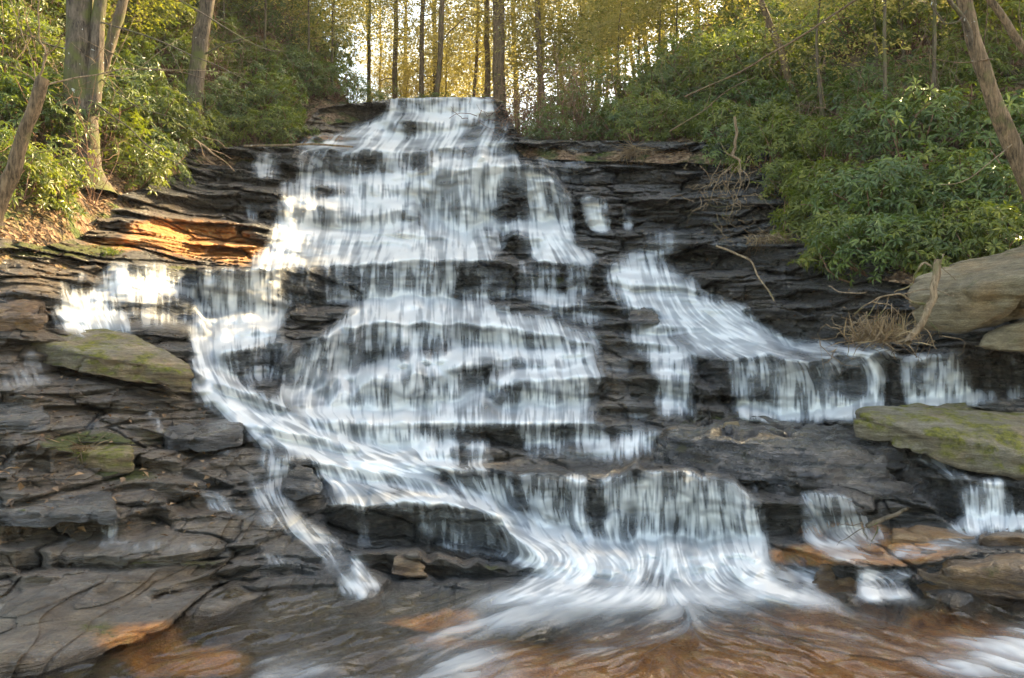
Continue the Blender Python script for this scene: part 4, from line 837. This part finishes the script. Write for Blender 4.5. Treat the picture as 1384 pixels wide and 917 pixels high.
sticks('driftwood', 'weathered driftwood and black twigs caught above the orange slab', 'driftwood', B_dark, [([(1172, 712), (1190, 703), (1212, 694), (1226, 686)], 9.75, 7.2, 4), ([(1186, 706), (1165, 716), (1140, 728), (1128, 733)], 9.6, 2.5, 1, 9.3), ([(1186, 712), (1180, 728), (1172, 741)], 9.6, 2.5, 1.5), ([(1170, 710), (1150, 712), (1135, 708)], 9.7, 2, 1), ([(1168, 716), (1170, 728), (1174, 734)], 9.6, 1.6, 1)])
sticks('fallen_log', 'thin pale fallen log lying along the ledge left of the top fall', 'log', B_twig, [([(330, 198), (380, 196), (430, 195), (478, 199)], 26.0, 5, 4), ([(400, 195), (392, 186), (396, 178)], 26, 2, 1)])
sticks('drooping_twig', 'tan dead twigs drooping over the left ledge below the bushes', 'branch', B_twig, [([(262, 188), (280, 200), (300, 215), (318, 232)], 19.5, 4, 1.5, 18.5), ([(280, 200), (300, 208), (314, 214)], 19.2, 2.2, 1), ([(268, 192), (276, 212), (288, 222)], 19.2, 2, 1), ([(274, 186), (292, 190), (306, 200)], 19.2, 2, 1)])
# ------------------------------------------------------------------ bare shrubs, dry grass, ferns
def bare_shrub(seed, h, spread, n, w=.012):
    rg = np.random.default_rng(seed); mb = MB()
    for i in range(n):
        az = rg.random() * 6.28; e = np.array([math.cos(az) * spread * rg.random(), math.sin(az) * spread * rg.random(), h * rg.uniform(.5, 1.1)])
        p = curve(rg.normal(0, .08, 3) * [1, 1, 0], e, rg.normal(0, .14, 3), 9, .5, rg); mb.tube(p, np.linspace(w, w * .4, 9), 5)
        for j in range(5):
            a = rg.integers(2, 8); q = p[a] + rand_dirs(rg, 1)[0] * h * rg.uniform(.15, .4); mb.tube(curve(p[a], q, rg.normal(0, .15, 3), 6, .5, rg), np.linspace(w * .6, w * .3, 6), 4)
    return mb
def grass(seed, n, h, spread, hang=0.):
    rg = np.random.default_rng(seed); mb = MB(); c = rg.normal(0, spread * .4, (n, 3)) * [1, 1, .1]; az = rg.random(n) * 6.28
    dv = np.stack([np.cos(az) * .5, np.sin(az) * .5 - .2, 1 - hang * 1.8 + rg.normal(0, .25, n)], 1)
    leaves(mb, c, dv, rand_dirs(rg, n), h * rg.uniform(.5, 1.1, n), np.full(n, .018), rg.random(n), .1, .5); return mb
sh = [bare_shrub(400 + i, 2.6, 1.2, 13).mesh('twigs', B_brown) for i in range(3)]
sp = sorted([(700, 1.0), (716, 2.2), (735, 1.4), (752, 2.4), (775, 1.6), (792, 3.2), (822, 3.0)])
for i, (px, d) in enumerate(sp):
    p = hill(px, d); e = link('bare_shrub', sh[i % 3]); e.location = p; e.rotation_euler = (0, 0, i * 1.3); e.scale = (1 + .1 * (i % 3),) * 3
    tag(e, 'leafless reddish brown shrub right of the top fall, %s counting away from the water' % ORD[i], 'shrub', 'leafless shrubs right of the top fall')
def clump(name, label, cat, px, row, Y, mb, mat, rnd=True, s=1.):
    e = link(name, mb.mesh(name, mat, not rnd, rnd)); e.location = P(px, row, Y); e.scale = (s,) * 3; tag(e, label, cat); return e
def yr(px, row): return float(Y_at([px], [row])[0])
clump('dry_grass', 'tuft of dry reddish grass on the mossy ledge at the left', 'grass tuft', 119, 604, yr(119, 604) - .05, grass(1, 260, .42, .22, .75), L_dry)
clump('dry_grass', 'pale dry weed tuft hanging on the dark rock wall right of the falls', 'grass tuft', 858, 200, yr(858, 205) - .2, grass(2, 200, .95, .5, .8), L_dry)
clump('dry_grass', 'dry grass tuft at the foot of the bleached dead branch', 'grass tuft', 1190, 462, 12.4, grass(3, 420, .42, .45, .3), L_dry)
clump('dry_grass', 'dry brown grass strands draped over the lip at the foot of the right bank bushes', 'grass tuft', 1040, 318, yr(1040, 330) - .1, grass(4, 260, .5, .8, .8), L_dry)
for i, (px, row_, s_) in enumerate([(84, 292, 1.0), (150, 345, .55)]):
    mb = MB(); rg = np.random.default_rng(60 + i); whorls(mb, rg, rg.normal(0, .16, (26, 3)) * [1, 1, .6] + [0, 0, .12], rand_dirs(rg, 26) * .4 + [0, -.2, .8], .16, 7)
    clump('leafy_sprig', ['bright green fern clump on the leaf covered slope beside the grey trunk', 'small green sprig growing on the ledge left of the orange rock', 'small leafy sprig on the dark wall above the right side fall'][i], 'plant', px, row_, (hit(px, row_)[1][1] if i == 0 else yr(px, row_) - .1), mb, L_rhodo, True, s_)
# leaf litter scattered on the banks
rg = np.random.default_rng(9); n = 16000; lp = np.concatenate([rg.uniform(-120, 420, n // 2), rg.uniform(740, 1450, n // 2)]); ld = rg.random(n) ** 1.6 * 22
C = hill(lp, ld) + [0, 0, .03]
rr = rg.random(900); lx = np.where(rr < .75, rg.uniform(-20, 300, 900), rg.uniform(900, 1230, 900)); ly = np.where(rr < .75, rg.uniform(300, 740, 900), rg.uniform(200, 460, 900))
ii = np.clip((ly - gy[0]) / ST, 0, ni - 1).astype(int); jj = np.clip((lx - gx[0]) / ST, 0, nj - 1).astype(int); ok = (D[ii, jj] < .05) & (ly > rb(lx)) & (LIC[ii, jj] > .3)
C = np.concatenate([C, np.stack([VX[ii, jj], VY[ii, jj] - .03, VZ[ii, jj] + .03], -1)[ok]]); n = len(C); mb = MB(); dv = rand_dirs(rg, n) * [1, 1, .35]
leaves(mb, C, dv, rand_dirs(rg, n) * .5 + [0, 0, 1.], rg.uniform(.08, .16, n), rg.uniform(.04, .08, n), rg.random(n), .2, .2)
o = link('leaf_litter', mb.mesh('leaf_litter', L_dead, False, True)); tag(o, 'fallen brown leaves scattered over both banks', 'leaf litter', kind='stuff')

# ------------------------------------------------------------------ loose boulders
import bmesh
def rock(name, label, pts, mat, vox=.05, amp=.10, strata=.05, seed=0, cat='boulder', th=.16):
    pts = [Vector(p) for p in pts]; c = sum(pts, Vector()) / len(pts); c.z = min(p.z for p in pts)
    bm = bmesh.new(); [bm.verts.new(p - c) for p in pts]; r = bmesh.ops.convex_hull(bm, input=bm.verts)
    bmesh.ops.delete(bm, geom=list(set(g for g in r['geom_interior'] + r['geom_unused'] if isinstance(g, bmesh.types.BMVert))), context='VERTS')
    bmesh.ops.recalc_face_normals(bm, faces=bm.faces); me = bpy.data.meshes.new(name); bm.to_mesh(me); bm.free()
    t = bpy.data.objects.new('tmp', me); COL.objects.link(t)
    m = t.modifiers.new('r', 'REMESH'); m.mode = 'VOXEL'; m.voxel_size = vox
    m2 = t.modifiers.new('s', 'SMOOTH'); m2.iterations = 2; m2.factor = .5
    dg = bpy.context.evaluated_depsgraph_get(); ev = t.evaluated_get(dg); me2 = bpy.data.meshes.new_from_object(ev)
    bpy.data.objects.remove(t)
    n = len(me2.vertices); co = np.empty(n * 3); me2.vertices.foreach_get('co', co); co = co.reshape(-1, 3); no = np.empty(n * 3); me2.vertices.foreach_get('normal', no); no = no.reshape(-1, 3)
    q = co + np.array(c); a = (fbm3(q * 1.3 + seed, seed, 4) - .5) * 2 * amp + (fbm3(q * 5 + seed, seed + 3, 4) - .5) * amp * .9
    p_, c_ = layers(q[:, 2] + q[:, 0] * .06, q[:, 0], q[:, 1], th, 300 + seed)
    cr = np.abs(fbm3(q * .9 + 7, seed + 21, 3) - .5); a = a - amp * .9 * np.exp(-(cr / .012) ** 2)
    side = np.sqrt(np.clip(1 - no[:, 2] ** 2, 0, 1)); a = a + ((p_ - .5) * strata * 1.4 - c_ * strata) * side
    co = co + no * a[:, None]; me2.vertices.foreach_set('co', co.ravel().astype(np.float32)); me2.polygons.foreach_set('use_smooth', np.full(len(me2.polygons), True)); me2.materials.clear(); me2.materials.append(mat); me2.update()
    o = link(name, me2); o.location = c; tag(o, label, cat); return o
def slab(front, back, thick, extra=()):
    pts = [PV(*p) for p in front] + [PV(*p) for p in back]
    return pts + [p - Vector((0, 0, thick)) for p in pts] + [PV(*p) for p in extra]
rock('mossy_boulder', 'long mossy slab jutting over the left ledges below the small cascade', slab([(42, 462, 13.3), (110, 478, 12.9), (190, 490, 12.8), (262, 506, 12.9)], [(60, 447, 14.1), (122, 440, 14.5), (185, 453, 14.3), (250, 488, 13.6)], .30), M_mossy, .04, .09, .05, 1)
rock('leaning_boulder', 'huge pale tan boulder tilted at the end of the right ledge', [PV(*p) for p in [(1240, 448, 12.6), (1300, 455, 12.3), (1330, 438, 12.0), (1400, 392, 11.5), (1520, 350, 11.3), (1224, 402, 12.8), (1290, 418, 12.2), (1400, 372, 11.5), (1230, 376, 13.4), (1290, 354, 13.9), (1384, 331, 13.8), (1520, 292, 13.6), (1300, 440, 14.5), (1520, 380, 14.2)]], M_pale, .05, .10, .03, 2)
rock('low_boulder', 'rounded mossy tan rock wedged under the huge tilted boulder', [PV(*p) for p in [(1316, 470, 12.0), (1330, 452, 12.1), (1384, 432, 11.9), (1500, 425, 11.8), (1384, 478, 11.7), (1500, 490, 11.6), (1330, 470, 13.2), (1500, 460, 13.2), (1384, 428, 12.8)]], M_pale, .05, .08, .02, 3)
rock('mossy_boulder', 'broad flat boulder patched with yellow green moss beside the right side fall', slab([(1156, 560, 11.3), (1205, 574, 11.0), (1300, 600, 10.6), (1384, 616, 10.3), (1500, 640, 10.0)], [(1158, 553, 12.0), (1240, 545, 12.4), (1300, 543, 12.5), (1384, 549, 12.4), (1500, 556, 12.2)], .30, [(1300, 568, 11.2), (1384, 580, 10.9), (1240, 562, 11.5)]), M_mossy, .045, .08, .05, 4)
rock('dark_boulder', 'long rounded wet dark boulder between the lower fall and the mossy boulder', [PV(*p) for p in [(884, 604, 12.0), (896, 580, 12.6), (940, 566, 13.2), (1030, 564, 13.2), (1150, 574, 12.7), (1240, 602, 12.0), (915, 590, 11.7), (1000, 592, 11.2), (1100, 600, 10.85), (1190, 618, 10.75), (1258, 648, 10.9), (892, 634, 11.7), (960, 648, 11.1), (1040, 652, 10.6), (1130, 660, 10.4), (1215, 668, 10.4), (1268, 684, 10.6), (1050, 676, 10.6), (1150, 694, 10.4), (1240, 700, 10.4), (900, 650, 12.6), (1250, 700, 12.2)]], M_shelf, .04, .26, .05, 5)
rock('brown_boulder', 'large brown rounded boulder at the lower end of the right side pool', slab([(1236, 770, 8.85), (1290, 772, 8.6), (1384, 770, 8.35), (1500, 772, 8.2)], [(1252, 744, 9.6), (1320, 738, 9.8), (1384, 737, 9.8), (1500, 735, 9.7)], .32), M_brown, .04, .12, .06, 6)
rock('flat_stone', 'small squarish brown stone on top of the large brown boulder', slab([(1322, 726, 9.35), (1400, 727, 9.2)], [(1326, 716, 9.8), (1400, 714, 9.8)], .14), M_brown, .025, .04, .03, 7, 'stone')
rock('orange_slab', 'flat orange stained slab beside the driftwood', slab([(1203, 726, 9.6), (1260, 728, 9.5), (1318, 726, 9.5)], [(1205, 708, 10.1), (1260, 707, 10.3), (1330, 712, 10.2)], .14), M_orange, .03, .05, .04, 8, 'stone')
rock('pointed_stone', 'dark pointed stone standing beside the small left stream', [PV(*p) for p in [(380, 668, 11.0), (396, 678, 10.9), (434, 668, 10.9), (382, 645, 11.1), (402, 626, 11.3), (424, 632, 11.2), (438, 655, 11.1), (400, 670, 11.9), (434, 665, 11.9)]], M_dark, .03, .06, .05, 9, 'stone')
rock('angular_stone', 'angular dark stone with ochre top at the edge of the pool left of centre', [PV(*p) for p in [(524, 778, 9.2), (530, 750, 9.4), (556, 744, 9.7), (576, 764, 9.3), (582, 782, 9.1), (548, 784, 9.1), (540, 770, 10), (580, 775, 9.9)]], M_brown, .03, .06, .06, 10, 'stone')
rock('pale_slab', 'smooth pale grey slab lying flat at the lower left of the pool', [Vector(p) for p in [tuple(P(x, r, (HC - .07) * F / (r - HZ))) for x, r in [(-90, 885), (20, 876), (90, 868), (140, 852), (165, 832), (90, 818), (-90, 812)]]] + [Vector(p) - Vector((0, 0, .35)) for p in [tuple(P(x, r, (HC - .07) * F / (r - HZ))) for x, r in [(-90, 885), (20, 876), (90, 868), (140, 852), (165, 832), (90, 818), (-90, 812)]]], rock_material('pale_wet_slab', ((.06, .055, .045), (.15, .14, .115), (.25, .235, .20)), False, .12, (.08, .08, .02), .45, .35), .03, .03, .01, 11, 'stone')
rock('orange_stone', 'ochre topped rock splitting the little falls beside the pool', [PV(*p) for p in [(1100, 808, 8.75), (1160, 806, 8.75), (1096, 780, 8.9), (1112, 764, 9.1), (1160, 758, 9.2), (1168, 780, 8.9), (1110, 790, 9.7), (1165, 790, 9.7)]], M_brown, .03, .07, .05, 12, 'stone')
rock('pale_stone', 'small pale lichened stone on top of the long dark shelf', [PV(*p) for p in [(974, 580, 12.2), (1002, 581, 12.2), (978, 570, 12.3), (998, 568, 12.3), (980, 576, 12.6), (1000, 576, 12.6)]], M_pale, .02, .03, .01, 13, 'stone')
rock('pale_stone', 'tiny pale stone in the crack below the long dark shelf', [PV(*p) for p in [(1068, 666, 10.7), (1088, 664, 10.7), (1070, 656, 10.8), (1086, 654, 10.8), (1072, 660, 11), (1086, 660, 11)]], M_pale, .02, .02, .01, 14, 'stone')
0 and rock('brown_block', 'rusty brown block on the ledge between the orange rock and the falls', [PV(*p) for p in [(262, 300, 19.3), (318, 300, 19.6), (266, 272, 19.4), (312, 276, 19.7), (290, 266, 20.2), (264, 290, 20.8), (318, 292, 21)]], M_brown, .06, .10, .08, 15, 'rock')
rock('dark_block', 'black angular block overhanging beside the main stream at the left', slab([(222, 590, 11.9), (270, 590, 11.8), (328, 582, 12.0)], [(215, 570, 12.9), (270, 566, 13.1), (330, 568, 13.0)], .20), M_dark, .04, .09, .07, 16, 'rock')
rock('dark_block', 'thick flat block undercut by shadow at the far left', slab([(-60, 690, 9.4), (60, 694, 9.3), (158, 690, 9.4)], [(-60, 664, 10.2), (60, 668, 10.2), (150, 664, 10.3)], .16), M_dark, .04, .06, .05, 17, 'rock')
rock('mossy_block', 'low mossy hump beneath the dry grass tuft', slab([(60, 610, 11.1), (120, 618, 10.9), (180, 614, 10.9)], [(78, 590, 11.9), (130, 580, 12.2), (172, 592, 11.9)], .22), M_mossy, .035, .08, .05, 18, 'rock')
rock('dark_block', 'wet black hump parting the right hand slide', [PV(*p) for p in [(845, 436, 18.0), (893, 438, 17.8), (850, 420, 18.2), (870, 414, 18.4), (890, 424, 18.1), (860, 432, 19), (890, 430, 19)]], M_dark, .05, .08, .05, 19, 'rock')
rock('brown_block', 'reddish broken rock at the left margin above the mossy slab', slab([(-60, 428, 12.9), (20, 424, 13.1), (62, 418, 13.4)], [(-60, 392, 14), (30, 390, 14.4), (60, 402, 14.2)], .3), M_brown, .05, .12, .08, 20, 'rock')
rock('grey_slab', 'loose grey slab at the left margin beneath the trickle', slab([(-60, 566, 10.9), (40, 568, 11.0), (70, 560, 11.2)], [(-60, 540, 11.8), (20, 538, 12.), (60, 548, 11.9)], .14), M_dark, .035, .06, .04, 21, 'rock')

big = [make_spray_crown(700 + i, 4.2, 4.2, 4.6, 2600, .26, L_hem) for i in range(2)]  # dense crowns for unseen trees added to block sun from falls and pool
tall = sorted([(1480, 9), (1500, 15), (1540, 21), (1580, 12), (1620, 18), (1680, 10), (1700, 23), (1760, 16), (1820, 22), (1860, 12), (1900, 18), (1960, 9), (2030, 14), (2120, 9), (2220, 12)])
tall = [q for q in tall if clears(hill(*q) + [0, 0, 10], 4.6)]
for i, (px, d) in enumerate(tall):
    p = hill(px, d); tree('added_shade_evergreen', p, 14, .24, .08, 720 + i, B_grey, (big[i % 2], .72, rt.uniform(.9, 1.2)), 'unseen evergreen added beyond the right edge to shade the falls, %s counting away' % ORD[i], 'unseen evergreens added to shade the falls', nb=5)

def tangle(seed, n, sx, sz, L, w=.008):
    rg = np.random.default_rng(seed); mb = MB()
    for i in range(n):
        a = rg.normal(0, 1, 3) * [sx, .15, sz]; d = rand_dirs(rg, 1)[0] * [1, .4, .8]; d[2] -= .25
        mb.tube(curve(a, a + d * L * rg.uniform(.4, 1.2), rg.normal(0, .22, 3), 9, .9, rg), np.linspace(w, w * .35, 9), 4)
    return mb
clump('twig_tangle', 'tangle of fine grey twigs caught below the bleached dead branch', 'twigs', 1196, 448, 12.5, tangle(1, 60, .32, .12, .5), B_twig, False)
clump('twig_tangle', 'mat of fine rootlets hanging under the pale bare root', 'roots', 985, 256, 19.6, tangle(2, 60, .35, .38, .7, .010), B_twig, False)
clump('twig_tangle', 'brown brush pile leaning on the bank right beside the top fall', 'brush', 716, 168, 30.0, tangle(3, 110, .8, .55, 1.4, .014), B_brown, False)
tw = [bare_shrub(430 + i, 2.2, 1.4, 10, .010).mesh('twigs', B_twig if i else B_brown) for i in range(3)]
for nm_, lab, grp, L_ in (('bare_shrub', 'thin leafless shrub among the rhododendrons of the right bank, %s from the falls', 'leafless shrubs on the right bank', row(900, 1400, 6, 6.5, 3, 20)), ('bare_shrub', 'thin leafless shrub among the left bank rhododendrons, %s towards the falls', 'leafless shrubs on the left bank', row(-40, 420, 10, 4, 3, 18))):
    for i, (px, d) in enumerate(sorted(L_)):
        e = link(nm_, tw[i % 3]); e.location = hill(px, max(.3, d)); e.rotation_euler = (rt.uniform(-.3, .3), rt.uniform(-.3, .3), i * 2.1); e.scale = (rt.uniform(.8, 1.3),) * 3
        tag(e, lab % ORD[i], 'shrub', grp)

hem_row(row(200, 480, 6, 4.5, 1, 12), gold, 'yellow green sapling leaning out over the left ledges, %s counting towards the falls', 'saplings leaning over the left ledges', (.55, .8), (4.5, 6.5))  # gold leaf colour stands in for sunlight on this dim stretch
hem_row(row(880, 1300, 6, 6.5, 1.5, 16), gold, 'yellow green sapling above the right bank rhododendrons, %s counting from the falls', 'saplings above the right bank rhododendrons', (.6, .9), (4.5, 6.5))
hem_row(row(495, 672, 7, 24, 4, 8), gold, 'low golden tree in the bright gap beyond the top fall, %s from left', 'golden trees in the bright gap beyond the top fall', (.8, 1.15), (6, 9))
# ------------------------------------------------------------------ air: faint sunlit haze
hz = link('haze', mk_mesh('haze', [(x, y, z) for x in (-90, 90) for y in (-12, 125) for z in (-2.2, 45)], np.array([[0, 1, 3, 2], [4, 6, 7, 5], [0, 4, 5, 1], [2, 3, 7, 6], [0, 2, 6, 4], [1, 5, 7, 3]]), False))
hm = bpy.data.materials.new('haze'); hm.use_nodes = True; ht = hm.node_tree; ht.nodes.clear()
pv = ht.nodes.new('ShaderNodeVolumePrincipled'); pv.inputs['Color'].default_value = (.95, .95, .92, 1); pv.inputs['Density'].default_value = .0004; pv.inputs['Anisotropy'].default_value = .35
ht.links.new(pv.outputs[0], ht.nodes.new('ShaderNodeOutputMaterial').inputs['Volume']); hz.data.materials.append(hm); tag(hz, 'faint sunlit haze in the forest air', 'haze', kind='stuff')
